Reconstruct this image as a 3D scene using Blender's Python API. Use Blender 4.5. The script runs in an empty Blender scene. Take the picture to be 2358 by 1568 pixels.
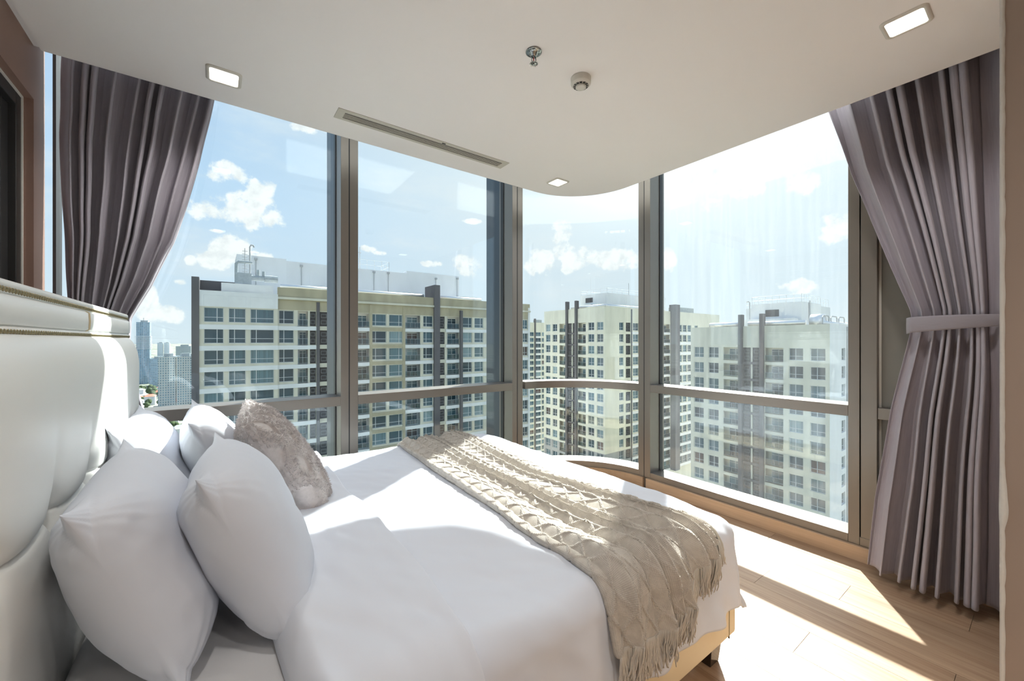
import bpy, math, random
import numpy as np
from mathutils import Vector, noise as mnoise

random.seed(7)
rng = np.random.default_rng(7)
D = bpy.data
SC = bpy.context.scene
COL = SC.collection
PI = math.pi

# ------------------------------------------------------------------ camera
cam_d = D.cameras.new('camera')
cam_d.sensor_fit = 'HORIZONTAL'
cam_d.sensor_width = 36.0
cam_d.lens = 36.0 * 923.0 / 2358.0
cam_d.clip_start = 0.02
cam_d.clip_end = 30000
cam = D.objects.new('camera', cam_d)
COL.objects.link(cam)
cam.location = (0, 0, 1.30)
cam.rotation_euler = (PI / 2, 0, -math.radians(36.4))
SC.camera = cam

# ------------------------------------------------------------------ view
SC.view_settings.view_transform = 'Standard'
SC.view_settings.look = 'None'
SC.view_settings.gamma = 1.0
SC.view_settings.use_curve_mapping = False
SC.view_settings.exposure = 0.08
SC.cycles.max_bounces = 7
SC.cycles.diffuse_bounces = 4
SC.cycles.glossy_bounces = 2
SC.cycles.transmission_bounces = 4
SC.cycles.transparent_max_bounces = 12
SC.cycles.use_light_tree = False
SC.cycles.caustics_reflective = False
SC.cycles.caustics_refractive = False

# ------------------------------------------------------------------ sun
SUN_AZ = math.radians(33.5)
SUN_EL = math.radians(41.4)
SUN_DIR = Vector((math.cos(SUN_EL) * math.cos(SUN_AZ), math.cos(SUN_EL) * math.sin(SUN_AZ), math.sin(SUN_EL)))
sun_d = D.lights.new('sun', 'SUN')
sun_d.energy = 14.0
sun_d.angle = math.radians(0.9)
sun_d.color = (1.0, 0.965, 0.91)
sun = D.objects.new('sun', sun_d)
COL.objects.link(sun)
sun.rotation_euler = SUN_DIR.to_track_quat('Z', 'Y').to_euler()
LAMP_STRENGTH = 2.8
LAMP_WATT = 28.0
REAR_FILL_WATT = 40.0  # power of the two added fill lights behind the camera
SKY_STRENGTH = 1.0


# ------------------------------------------------------------------ node helper
class NT:
    def __init__(self, tree):
        self.t = tree
        self.n = tree.nodes
        self.l = tree.links

    def new(self, kind, **kw):
        nd = self.n.new(kind)
        for k, v in kw.items():
            setattr(nd, k, v)
        return nd

    def put(self, sock, v):
        if isinstance(v, bpy.types.NodeSocket):
            self.l.new(v, sock)
        elif v is not None:
            sock.default_value = v

    def math(self, op, a, b=None, c=None, clamp=False):
        nd = self.new('ShaderNodeMath', operation=op, use_clamp=clamp)
        self.put(nd.inputs[0], a)
        if b is not None:
            self.put(nd.inputs[1], b)
        if c is not None:
            self.put(nd.inputs[2], c)
        return nd.outputs[0]

    def mix(self, f, a, b, blend='MIX'):
        nd = self.new('ShaderNodeMix', data_type='RGBA', blend_type=blend)
        self.put(nd.inputs[0], f)
        self.put(nd.inputs[6], a)
        self.put(nd.inputs[7], b)
        return nd.outputs[2]

    def ramp(self, f, stops, interp='LINEAR'):
        nd = self.new('ShaderNodeValToRGB')
        cr = nd.color_ramp
        cr.interpolation = interp
        while len(cr.elements) < len(stops):
            cr.elements.new(0.5)
        for e, (p, c) in zip(cr.elements, stops):
            e.position = p
            e.color = (*c, 1) if len(c) == 3 else c
        self.put(nd.inputs[0], f)
        return nd.outputs[0]

    def noise(self, vec, scale, detail=4, rough=0.5, dist=0.0):
        nd = self.new('ShaderNodeTexNoise')
        self.put(nd.inputs['Vector'], vec)
        nd.inputs['Scale'].default_value = scale
        nd.inputs['Detail'].default_value = detail
        nd.inputs['Roughness'].default_value = rough
        nd.inputs['Distortion'].default_value = dist
        return nd.outputs[0]

    def smooth(self, v, a, b, lo=0.0, hi=1.0):
        nd = self.new('ShaderNodeMapRange', interpolation_type='SMOOTHSTEP')
        self.put(nd.inputs[0], v)
        for i, x in enumerate((a, b, lo, hi)):
            nd.inputs[i + 1].default_value = x
        return nd.outputs[0]

    def vmul(self, vec, s):
        nd = self.new('ShaderNodeVectorMath', operation='MULTIPLY')
        self.put(nd.inputs[0], vec)
        nd.inputs[1].default_value = s
        return nd.outputs[0]


# ------------------------------------------------------------------ sky
CLOUDS = [(88.8, 18.9, 2.0, 0.9), (85.6, 17.9, 1.3, 0.9), (90.8, 14.4, 2.5, 0.9), (86.9, 15.3, 2.8, 1.6), (84.7, 14.8, 1.4, 1.1),
          (88.6, 10.5, 2.0, 1.3), (90.1, 9.2, 1.6, 0.8), (86.2, 9.9, 1.5, 0.7), (95.7, 4.3, 0.6, 1.8), (94.8, 2.9, 1.8, 0.9),
          (92.3, 8.8, 0.5, 0.5), (93.3, 6.4, 0.6, 0.3), (90.0, 12.4, 0.6, 0.2), (73.4, 12.1, 1.1, 0.4), (60.2, 10.2, 2.1, 1.2),
          (64.6, 10.6, 1.3, 0.4), (59.4, 16.5, 1.0, 0.3), (71.8, 11.7, 0.8, 0.3), (46.9, 15.2, 1.6, 1.3), (49.4, 10.9, 2.2, 1.4),
          (45.4, 11.5, 2.1, 1.6), (28.0, 20.5, 3.5, 1.2), (21.1, 21.1, 3.4, 1.7), (17.7, 17.9, 1.9, 1.2), (22.9, 17.9, 2.1, 0.9),
          (27.3, 17.0, 1.4, 0.8), (14.5, 12.2, 1.5, 1.3), (18.2, 6.4, 1.9, 0.7), (32.2, 10.5, 0.9, 1.2), (81.0, 25.3, 2.3, 0.5),
          (17.6, 23.0, 3.5, 1.0), (40.1, 11.0, 3.5, 1.2),
          (120, 16, 5, 2), (150, 24, 7, 3), (-10, 20, 5, 2.2), (-40, 14, 6, 2.4), (-80, 25, 7, 3), (-130, 17, 6, 2.5), (180, 12, 5, 2)]


def build_world():
    w = D.worlds.new('sky')
    SC.world = w
    w.use_nodes = True
    w.cycles.sampling_method = 'MANUAL'
    w.cycles.sample_map_resolution = 256
    w.node_tree.nodes.clear()
    t = NT(w.node_tree)
    tc = t.new('ShaderNodeTexCoord').outputs['Generated']
    sep = t.new('ShaderNodeSeparateXYZ')
    t.put(sep.inputs[0], tc)
    x, y, z = sep.outputs
    zc = t.math('MAXIMUM', z, 0.0)
    # clear-sky gradient
    base = t.ramp(zc, [(0.0, (0.80, 0.90, 0.97)), (0.12, (0.72, 0.86, 0.99)), (0.30, (0.58, 0.78, 1.0)), (0.6, (0.42, 0.60, 0.88)), (1.0, (0.38, 0.54, 0.80))])
    # brightening around the sun
    dot = t.new('ShaderNodeVectorMath', operation='DOT_PRODUCT')
    t.put(dot.inputs[0], tc)
    dot.inputs[1].default_value = SUN_DIR
    dd = dot.outputs['Value']
    halo = t.smooth(dd, 0.55, 1.0)
    base = t.mix(halo, base, (0.86, 0.93, 0.97, 1))
    halo2 = t.math('POWER', t.math('MAXIMUM', dd, 0.0), 36.0)
    base = t.mix(halo2, base, (6.0, 6.0, 6.0, 1))
    # cumulus clouds in azimuth / elevation, edges broken by noise
    az = t.math('DEGREES', t.math('ARCTAN2', y, x))
    el = t.math('DEGREES', t.math('ARCSINE', z))
    nz = t.new('ShaderNodeTexNoise')
    t.put(nz.inputs['Vector'], tc)
    nz.inputs['Scale'].default_value = 26.0
    nz.inputs['Detail'].default_value = 6.0
    nz.inputs['Roughness'].default_value = 0.58
    n1 = nz.outputs[0]
    ae = t.new('ShaderNodeCombineXYZ')
    t.put(ae.inputs[0], az)
    t.put(ae.inputs[1], el)
    acc = None
    for a0, e0, wa, we in CLOUDS:
        sa, se = 1.0 / (wa * 1.25), 1.0 / (we * 1.35)
        q = t.new('ShaderNodeVectorMath', operation='MULTIPLY_ADD')
        t.put(q.inputs[0], ae.outputs[0])
        q.inputs[1].default_value = (sa, se, 0)
        q.inputs[2].default_value = (-a0 * sa, -e0 * se, 0)
        d2 = t.new('ShaderNodeVectorMath', operation='DOT_PRODUCT')
        t.put(d2.inputs[0], q.outputs[0])
        t.put(d2.inputs[1], q.outputs[0])
        v = d2.outputs['Value']
        acc = v if acc is None else t.math('MINIMUM', acc, v)
    acc = t.math('SUBTRACT', 1.0, acc)
    dens = t.math('ADD', acc, t.math('MULTIPLY', t.math('SUBTRACT', n1, 0.5), 4.2))
    dens = t.math('MULTIPLY', t.smooth(dens, 0.05, 0.75), t.smooth(acc, -1.3, -0.3))
    # thin veil of high cloud
    veil = t.noise(t.vmul(tc, (1.0, 1.0, 3.0)), 3.2, 5, 0.6)
    veil = t.smooth(veil, 0.47, 0.75, 0.0, 0.55)
    base = t.mix(veil, base, (0.93, 0.96, 0.98, 1))
    shade = t.noise(tc, 40.0, 4, 0.6)
    ccol = t.ramp(shade, [(0.30, (0.93, 0.95, 0.97)), (0.55, (1.12, 1.12, 1.11))])
    sky = t.mix(dens, base, ccol)
    # haze below the horizon
    sky = t.mix(t.smooth(z, -0.03, 0.0, 1.0, 0.0), sky, (0.55, 0.60, 0.62, 1))
    bg = t.new('ShaderNodeBackground')
    t.put(bg.inputs[0], sky)
    bg.inputs[1].default_value = SKY_STRENGTH
    out = t.new('ShaderNodeOutputWorld')
    t.l.new(bg.outputs[0], out.inputs[0])


build_world()


# ------------------------------------------------------------------ materials
MATS = {}


def new_mat(name):
    m = D.materials.new(name)
    m.use_nodes = True
    m.node_tree.nodes.clear()
    t = NT(m.node_tree)
    out = t.new('ShaderNodeOutputMaterial')
    MATS[name] = m
    return m, t, out


def pbr(name, col, rough=0.5, metal=0.0, spec=0.5, var=0.0, vscale=(4, 4, 4), bump=0.0, bscale=(200, 200, 200), sheen=0.0, coat=0.0, bdist=0.001):
    m, t, out = new_mat(name)
    p = t.new('ShaderNodeBsdfPrincipled')
    tc = t.new('ShaderNodeTexCoord').outputs['Object']
    c = (*col, 1)
    if var > 0:
        n = t.noise(t.vmul(tc, vscale), 1.0, 2, 0.6)
        lo = tuple(max(0, v * (1 - var)) for v in col)
        hi = tuple(min(1, v * (1 + var)) for v in col)
        c = t.ramp(n, [(0.3, lo), (0.7, hi)])
    t.put(p.inputs['Base Color'], c)
    p.inputs['Roughness'].default_value = rough
    p.inputs['Metallic'].default_value = metal
    p.inputs['Specular IOR Level'].default_value = spec
    if sheen > 0:
        p.inputs['Sheen Weight'].default_value = sheen
    p.inputs['Coat Weight'].default_value = coat
    if bump > 0:
        b = t.new('ShaderNodeBump')
        b.inputs['Strength'].default_value = bump
        b.inputs['Distance'].default_value = bdist
        t.put(b.inputs['Height'], t.noise(t.vmul(tc, bscale), 1.0, 1, 0.5))
        t.put(p.inputs['Normal'], b.outputs[0])
    t.l.new(p.outputs[0], out.inputs[0])
    return m


def emit(name, col, strength):
    m, t, out = new_mat(name)
    e = t.new('ShaderNodeEmission')
    e.inputs[0].default_value = (*col, 1)
    e.inputs[1].default_value = strength
    m.cycles.emission_sampling = 'NONE'
    t.l.new(e.outputs[0], out.inputs[0])
    return m


def glass_mat(name, tint=(0.93, 0.97, 0.97), dirt=0.0, boost=1.0, dirt_scale=(30, 30, 1.5)):
    m, t, out = new_mat(name)
    tr = t.new('ShaderNodeBsdfTransparent')
    tr.inputs[0].default_value = (*tint, 1)
    gl = t.new('ShaderNodeBsdfGlossy')
    gl.inputs['Color'].default_value = (0.9, 0.95, 1.0, 1)
    gl.inputs['Roughness'].default_value = 0.0
    geo = t.new('ShaderNodeNewGeometry')
    dt = t.new('ShaderNodeVectorMath', operation='DOT_PRODUCT')
    t.put(dt.inputs[0], geo.outputs['True Normal'])
    t.put(dt.inputs[1], geo.outputs['Incoming'])
    ca = t.math('ABSOLUTE', dt.outputs['Value'])
    f = t.math('MULTIPLY_ADD', t.math('POWER', t.math('SUBTRACT', 1.0, ca, clamp=True), 5.0), 0.955 * boost, 0.045 * boost, clamp=True)
    mx = t.new('ShaderNodeMixShader')
    t.put(mx.inputs[0], f)
    t.l.new(tr.outputs[0], mx.inputs[1])
    t.l.new(gl.outputs[0], mx.inputs[2])
    res = mx.outputs[0]
    if dirt > 0:
        tc = t.new('ShaderNodeTexCoord').outputs['Object']
        streak = t.smooth(t.noise(t.vmul(tc, dirt_scale), 1.0, 2, 0.65), 0.42, 0.72)
        speck = t.smooth(t.noise(tc, 160.0, 0, 0.5), 0.80, 0.84)
        amt = t.math('MULTIPLY', t.math('ADD', t.math('MULTIPLY', streak, 0.35), t.math('ADD', t.math('MULTIPLY', speck, 2.5), 0.35)), dirt, clamp=True)
        tl = t.new('ShaderNodeBsdfTranslucent')
        tl.inputs[0].default_value = (0.8, 0.83, 0.84, 1)
        m2 = t.new('ShaderNodeMixShader')
        t.put(m2.inputs[0], amt)
        t.l.new(res, m2.inputs[1])
        t.l.new(tl.outputs[0], m2.inputs[2])
        res = m2.outputs[0]
    t.l.new(res, out.inputs[0])
    return m


def wood_mat(name, c1, c2, rough=0.4, seed_random=True):
    m, t, out = new_mat(name)
    p = t.new('ShaderNodeBsdfPrincipled')
    tc = t.new('ShaderNodeTexCoord').outputs['Object']
    oi = t.new('ShaderNodeObjectInfo').outputs['Random']
    add = t.new('ShaderNodeVectorMath', operation='ADD')
    t.put(add.inputs[0], tc)
    cmb = t.new('ShaderNodeCombineXYZ')
    t.put(cmb.inputs[0], t.math('MULTIPLY', oi, 37.0))
    t.put(cmb.inputs[1], t.math('MULTIPLY', oi, 91.0))
    t.l.new(cmb.outputs[0], add.inputs[1])
    v = add.outputs[0]
    grain = t.noise(t.vmul(v, (60, 2.2, 60)), 1.0, 5, 0.65, 0.6)
    broad = t.noise(t.vmul(v, (9, 0.9, 9)), 1.0, 3, 0.5, 0.8)
    g = t.math('ADD', t.math('MULTIPLY', grain, 0.55), t.math('MULTIPLY', broad, 0.45))
    col = t.ramp(g, [(0.32, c1), (0.5, tuple((a + b) / 2 for a, b in zip(c1, c2))), (0.68, c2)])
    hv = t.math('MULTIPLY_ADD', oi, 0.22, 0.89)
    mul = t.new('ShaderNodeVectorMath', operation='SCALE')
    t.put(mul.inputs[0], col)
    t.put(mul.inputs['Scale'], hv)
    t.put(p.inputs['Base Color'], mul.outputs[0])
    p.inputs['Roughness'].default_value = rough
    b = t.new('ShaderNodeBump')
    b.inputs['Strength'].default_value = 0.12
    b.inputs['Distance'].default_value = 0.001
    t.put(b.inputs['Height'], grain)
    t.put(p.inputs['Normal'], b.outputs[0])
    t.l.new(p.outputs[0], out.inputs[0])
    return m


pbr('ceiling_paint', (0.89, 0.86, 0.845), 0.9, spec=0.2)
pbr('wall_brown', (0.27, 0.165, 0.13), 0.55, var=0.06, vscale=(3, 3, 3), bump=0.15, bscale=(260, 260, 260))
pbr('wall_taupe', (0.36, 0.28, 0.23), 0.8, var=0.05, vscale=(2, 2, 2))
pbr('wall_white', (0.82, 0.79, 0.76), 0.85)
pbr('plaster_edge', (0.70, 0.68, 0.64), 0.9, bump=0.5, bscale=(90, 90, 90), bdist=0.004)
pbr('bronze', (0.235, 0.212, 0.19), 0.38, metal=0.55, spec=0.5, bump=0.0)
pbr('bronze_dark', (0.03, 0.03, 0.032), 0.5)
pbr('fin_blue', (0.055, 0.075, 0.10), 0.4, metal=0.3)
pbr('spandrel', (0.21, 0.20, 0.18), 0.45, metal=0.2, var=0.05)
pbr('caulk', (0.72, 0.70, 0.66), 0.8)
pbr('frame_dark', (0.045, 0.045, 0.045), 0.4, metal=0.3)
pbr('black_glass', (0.004, 0.006, 0.008), 0.05, spec=0.6)
glass_mat('glass', dirt=0.0)
glass_mat('glass_dirty', dirt=0.05)
wood_mat('oak_floor', (0.32, 0.20, 0.125), (0.54, 0.385, 0.26), 0.42)
wood_mat('oak_skirting', (0.47, 0.32, 0.205), (0.62, 0.45, 0.31), 0.42)
pbr('underfloor', (0.05, 0.035, 0.025), 0.9)
pbr('plastic_white', (0.62, 0.59, 0.53), 0.5)
pbr('vent_paint', (0.56, 0.53, 0.46), 0.5)
pbr('vent_dark', (0.012, 0.011, 0.010), 0.9)
pbr('chrome', (0.30, 0.31, 0.30), 0.18, metal=1.0)
pbr('bulb_red', (0.35, 0.03, 0.03), 0.15)
emit('lamp_glow', (1.0, 0.93, 0.82), LAMP_STRENGTH)
pbr('linen_white', (0.69, 0.72, 0.79), 0.8, spec=0.2)
pbr('sheet_white', (0.72, 0.72, 0.73), 0.8, spec=0.2)
pbr('leather_white', (0.88, 0.885, 0.855), 0.36, spec=0.45, bump=0.10, bscale=(420, 420, 420), bdist=0.0006)
pbr('leather_cream', (0.76, 0.64, 0.43), 0.45, spec=0.4, bump=0.08, bscale=(420, 420, 420), bdist=0.0006)
pbr('brass', (0.26, 0.215, 0.12), 0.35, metal=0.85)
pbr('leg_lacquer', (0.035, 0.022, 0.016), 0.12, spec=0.6)
pbr('plush', (0.60, 0.555, 0.55), 0.95, spec=0.1, sheen=0.6, var=0.12, vscale=(40, 40, 40))
pbr('plush_short', (0.55, 0.505, 0.49), 0.95, spec=0.1, sheen=0.5, var=0.08, vscale=(60, 60, 60))


def fabric_mat(name, col, lines=260.0, axis=(1, 1, 0.04), var=0.10, rough=0.85, bump=0.35):
    m, t, out = new_mat(name)
    p = t.new('ShaderNodeBsdfPrincipled')
    tc = t.new('ShaderNodeTexCoord').outputs['UV']
    n = t.noise(t.vmul(tc, axis), lines, 3, 0.6)
    t.put(p.inputs['Base Color'], t.ramp(n, [(0.3, tuple(v * (1 - var) for v in col)), (0.7, tuple(v * (1 + var) for v in col))]))
    p.inputs['Roughness'].default_value = rough
    p.inputs['Specular IOR Level'].default_value = 0.25
    p.inputs['Sheen Weight'].default_value = 0.25
    b = t.new('ShaderNodeBump')
    b.inputs['Strength'].default_value = bump
    b.inputs['Distance'].default_value = 0.0008
    t.put(b.inputs['Height'], n)
    t.put(p.inputs['Normal'], b.outputs[0])
    t.l.new(p.outputs[0], out.inputs[0])
    return m


fabric_mat('curtain_cloth', (0.34, 0.315, 0.36), 240.0, (1.0, 0.03, 1.0))
fabric_mat('tie_cloth', (0.29, 0.27, 0.305), 160.0, (0.05, 1.0, 1.0))


def knit_mat():
    m, t, out = new_mat('knit')
    p = t.new('ShaderNodeBsdfPrincipled')
    uv = t.new('ShaderNodeTexCoord').outputs['UV']
    sep = t.new('ShaderNodeSeparateXYZ')
    t.put(sep.inputs[0], uv)
    k = 2 * PI / 0.0062
    a = t.math('SINE', t.math('MULTIPLY', t.math('ADD', sep.outputs[0], sep.outputs[1]), k))
    b = t.math('SINE', t.math('MULTIPLY', t.math('SUBTRACT', sep.outputs[0], sep.outputs[1]), k))
    h = t.math('MULTIPLY', a, b)
    n = t.noise(uv, 30.0, 3, 0.6)
    col = t.ramp(t.math('ADD', t.math('MULTIPLY', h, 0.18), n), [(0.3, (0.46, 0.415, 0.36)), (0.7, (0.61, 0.56, 0.495))])
    t.put(p.inputs['Base Color'], col)
    p.inputs['Roughness'].default_value = 0.9
    p.inputs['Specular IOR Level'].default_value = 0.15
    p.inputs['Sheen Weight'].default_value = 0.3
    bm = t.new('ShaderNodeBump')
    bm.inputs['Strength'].default_value = 0.5
    bm.inputs['Distance'].default_value = 0.0012
    t.put(bm.inputs['Height'], h)
    t.put(p.inputs['Normal'], bm.outputs[0])
    t.l.new(p.outputs[0], out.inputs[0])


knit_mat()
pbr('yarn', (0.56, 0.52, 0.46), 0.9, spec=0.1, sheen=0.3)

# outside
pbr('wall_cream', (0.66, 0.625, 0.51), 0.85, var=0.10, vscale=(0.5, 0.5, 0.15))
pbr('wall_sage', (0.72, 0.695, 0.575), 0.85, var=0.08, vscale=(0.4, 0.4, 0.12))
pbr('wall_olive', (0.44, 0.39, 0.27), 0.85, var=0.14, vscale=(0.5, 0.5, 0.2))
pbr('wall_band', (0.80, 0.80, 0.79), 0.8, var=0.05, vscale=(0.6, 0.6, 0.6))
pbr('wall_plain', (0.76, 0.77, 0.78), 0.85, var=0.06, vscale=(0.3, 0.3, 0.1))
pbr('wall_dark', (0.13, 0.125, 0.13), 0.85, var=0.15, vscale=(0.6, 0.6, 0.2))
pbr('wall_grey', (0.36, 0.36, 0.35), 0.85, var=0.1, vscale=(0.5, 0.5, 0.2))
pbr('alu', (0.62, 0.65, 0.66), 0.5)
pbr('duct_metal', (0.82, 0.82, 0.82), 0.3, metal=0.6)
pbr('machine_grey', (0.36, 0.40, 0.42), 0.6, var=0.15, vscale=(2, 2, 2))
pbr('pipe_grey', (0.42, 0.43, 0.44), 0.6)
pbr('unit_grey', (0.24, 0.245, 0.25), 0.7)
pbr('louvre_dark', (0.07, 0.07, 0.075), 0.7)
pbr('roof_red', (0.55, 0.20, 0.13), 0.85, var=0.15, vscale=(0.3, 0.3, 0.3))
pbr('foliage', (0.055, 0.09, 0.03), 0.9, var=0.4, vscale=(0.4, 0.4, 0.4))


def pane_mat():
    m, t, out = new_mat('building_glass')
    p = t.new('ShaderNodeBsdfPrincipled')
    oi = t.new('ShaderNodeObjectInfo').outputs['Random']
    tc = t.new('ShaderNodeTexCoord').outputs['Object']
    stripe = t.noise(t.vmul(tc, (5.0, 1.0, 0.06)), 1.0, 3, 0.6)
    tone = t.ramp(oi, [(0.0, (0.022, 0.055, 0.078)), (0.30, (0.035, 0.085, 0.115)), (0.50, (0.07, 0.15, 0.19)), (0.72, (0.13, 0.23, 0.27)), (0.88, (0.27, 0.38, 0.41)), (0.955, (0.10, 0.055, 0.045)), (1.0, (0.34, 0.35, 0.31))], 'CONSTANT')
    col = t.mix(t.smooth(stripe, 0.35, 0.65, 0.0, 0.45), tone, (0.02, 0.05, 0.065, 1))
    t.put(p.inputs['Base Color'], col)
    p.inputs['Roughness'].default_value = 0.06
    p.inputs['Specular IOR Level'].default_value = 0.45
    t.l.new(p.outputs[0], out.inputs[0])


pane_mat()


def tower_mat(name, glassc, framec, sx, sz, mortar=0.12):
    """far glass facade: floors and bays too small to tell apart one by one"""
    m, t, out = new_mat(name)
    p = t.new('ShaderNodeBsdfPrincipled')
    tc = t.new('ShaderNodeTexCoord').outputs['Object']
    sep = t.new('ShaderNodeSeparateXYZ')
    t.put(sep.inputs[0], tc)
    cmb = t.new('ShaderNodeCombineXYZ')
    t.put(cmb.inputs[0], t.math('ADD', sep.outputs[0], sep.outputs[1]))
    t.put(cmb.inputs[1], sep.outputs[2])
    br = t.new('ShaderNodeTexBrick')
    br.offset = 0.0
    t.put(br.inputs['Vector'], cmb.outputs[0])
    br.inputs['Color1'].default_value = (*glassc, 1)
    br.inputs['Color2'].default_value = (*[v * 1.9 for v in glassc], 1)
    br.inputs['Mortar'].default_value = (*framec, 1)
    br.inputs['Scale'].default_value = 1.0
    br.inputs['Brick Width'].default_value = sx
    br.inputs['Row Height'].default_value = sz
    br.inputs['Mortar Size'].default_value = sz * mortar
    t.put(p.inputs['Base Color'], br.outputs['Color'])
    p.inputs['Roughness'].default_value = 0.25
    t.l.new(p.outputs[0], out.inputs[0])


tower_mat('tower_blue', (0.10, 0.19, 0.28), (0.42, 0.50, 0.56), 3.0, 3.6, 0.16)
tower_mat('tower_teal', (0.09, 0.16, 0.20), (0.46, 0.50, 0.50), 2.6, 3.2, 0.22)
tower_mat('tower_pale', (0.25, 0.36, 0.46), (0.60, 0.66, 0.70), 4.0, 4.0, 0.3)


def ground_mat():
    m, t, out = new_mat('city_ground')
    p = t.new('ShaderNodeBsdfPrincipled')
    tc = t.new('ShaderNodeTexCoord').outputs['Object']
    n = t.noise(tc, 0.012, 8, 0.65)
    c = t.ramp(n, [(0.35, (0.07, 0.10, 0.05)), (0.48, (0.16, 0.18, 0.13)), (0.56, (0.42, 0.40, 0.38)), (0.66, (0.30, 0.29, 0.28))])
    t.put(p.inputs['Base Color'], c)
    p.inputs['Roughness'].default_value = 0.95
    t.l.new(p.outputs[0], out.inputs[0])


ground_mat()


# ------------------------------------------------------------------ mesh builder
class MB:
    def __init__(self):
        self.v = []
        self.f = []
        self.mi = []
        self.cur = 0

    def add(self, vs, fs):
        b = len(self.v)
        self.v.extend([tuple(p) for p in vs])
        for f in fs:
            self.f.append(tuple(b + i for i in f))
            self.mi.append(self.cur)
        return self

    def box(self, x0, y0, z0, x1, y1, z1):
        x0, x1 = min(x0, x1), max(x0, x1)
        y0, y1 = min(y0, y1), max(y0, y1)
        z0, z1 = min(z0, z1), max(z0, z1)
        vs = [(x0, y0, z0), (x1, y0, z0), (x1, y1, z0), (x0, y1, z0), (x0, y0, z1), (x1, y0, z1), (x1, y1, z1), (x0, y1, z1)]
        return self.add(vs, [(0, 3, 2, 1), (4, 5, 6, 7), (0, 1, 5, 4), (1, 2, 6, 5), (2, 3, 7, 6), (3, 0, 4, 7)])

    def quad(self, a, b, c, d):
        return self.add([a, b, c, d], [(0, 1, 2, 3)])

    def prism(self, poly, z0, z1):
        n = len(poly)
        vs = [(x, y, z0) for x, y in poly] + [(x, y, z1) for x, y in poly]
        fs = [tuple(reversed(range(n))), tuple(range(n, 2 * n))]
        fs += [(i, (i + 1) % n, n + (i + 1) % n, n + i) for i in range(n)]
        return self.add(vs, fs)

    def tube(self, pts, r, n=8, cap=True, closed=False):
        pts = [Vector(p) for p in pts]
        k = len(pts)
        rr = r if isinstance(r, (list, tuple)) else [r] * k
        vs = []
        ref = None
        for i, p in enumerate(pts):
            if closed:
                d = pts[(i + 1) % k] - pts[(i - 1) % k]
            else:
                d = pts[min(i + 1, k - 1)] - pts[max(i - 1, 0)]
            d = d.normalized() if d.length > 0 else Vector((0, 0, 1))
            if ref is None:
                ref = Vector((0, 0, 1)) if abs(d.z) < 0.9 else Vector((1, 0, 0))
            u = (ref - d * ref.dot(d)).normalized()
            ref = u
            w = d.cross(u)
            for j in range(n):
                a = 2 * PI * j / n
                vs.append(p + (u * math.cos(a) + w * math.sin(a)) * rr[i])
        fs = []
        m = k if closed else k - 1
        for i in range(m):
            i2 = (i + 1) % k
            for j in range(n):
                fs.append((i * n + j, i * n + (j + 1) % n, i2 * n + (j + 1) % n, i2 * n + j))
        if cap and not closed:
            fs.append(tuple(reversed(range(n))))
            fs.append(tuple(range((k - 1) * n, k * n)))
        return self.add(vs, fs)

    def lathe(self, prof, n=32, c=(0, 0, 0)):
        vs = []
        for r, z in prof:
            for j in range(n):
                a = 2 * PI * j / n
                vs.append((c[0] + r * math.cos(a), c[1] + r * math.sin(a), c[2] + z))
        fs = []
        for i in range(len(prof) - 1):
            for j in range(n):
                fs.append((i * n + j, i * n + (j + 1) % n, (i + 1) * n + (j + 1) % n, (i + 1) * n + j))
        if prof[0][0] > 1e-6:
            fs.append(tuple(reversed(range(n))))
        if prof[-1][0] > 1e-6:
            k = (len(prof) - 1) * n
            fs.append(tuple(range(k, k + n)))
        return self.add(vs, fs)

    def rot(self, ang, c=(0, 0)):
        ca, sa = math.cos(ang), math.sin(ang)
        self.v = [(c[0] + (x - c[0]) * ca - (y - c[1]) * sa, c[1] + (x - c[0]) * sa + (y - c[1]) * ca, z) for x, y, z in self.v]
        return self


WORLD = {}


def wpos(o):
    return WORLD.get(o.name, Vector((0, 0, 0)))


def tag(o, label=None, cat=None, group=None, kind=None):
    if label:
        o['label'] = label
    if cat:
        o['category'] = cat
    if group:
        o['group'] = group
    if kind:
        o['kind'] = kind
    return o


def empty(name, loc, label=None, cat=None, group=None, kind=None):
    o = D.objects.new(name, None)
    o.empty_display_size = 0.1
    COL.objects.link(o)
    o.location = loc
    WORLD[o.name] = Vector(loc)
    return tag(o, label, cat, group, kind)


def make_mesh(name, mb, mats, smooth=False):
    me = D.meshes.new(name)
    me.from_pydata(mb.v, [], mb.f)
    if isinstance(mats, str):
        mats = [mats]
    for mn in mats:
        me.materials.append(MATS[mn])
    if len(mats) > 1:
        me.polygons.foreach_set('material_index', mb.mi)
    if smooth:
        me.polygons.foreach_set('use_smooth', [True] * len(me.polygons))
    me.update()
    return me


def obj(name, mb, mats, parent=None, smooth=False, bevel=0.0, seg=2, auto=None):
    """one mesh object from world-space geometry; its origin goes to the middle of its base"""
    a = np.array(mb.v)
    lo, hi = a.min(0), a.max(0)
    org = Vector(((lo[0] + hi[0]) / 2, (lo[1] + hi[1]) / 2, lo[2]))
    mb.v = [(x - org.x, y - org.y, z - org.z) for x, y, z in mb.v]
    me = make_mesh(name, mb, mats, smooth)
    o = D.objects.new(name, me)
    COL.objects.link(o)
    WORLD[o.name] = org
    if parent:
        o.parent = parent
        o.location = org - wpos(parent)
    else:
        o.location = org
    if bevel > 0:
        bv = o.modifiers.new('bevel', 'BEVEL')
        bv.width = bevel
        bv.segments = seg
        bv.limit_method = 'ANGLE'
        bv.angle_limit = math.radians(40)
        me.polygons.foreach_set('use_smooth', [True] * len(me.polygons))
        wn = o.modifiers.new('wn', 'WEIGHTED_NORMAL')
        wn.keep_sharp = False
    return o


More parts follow.
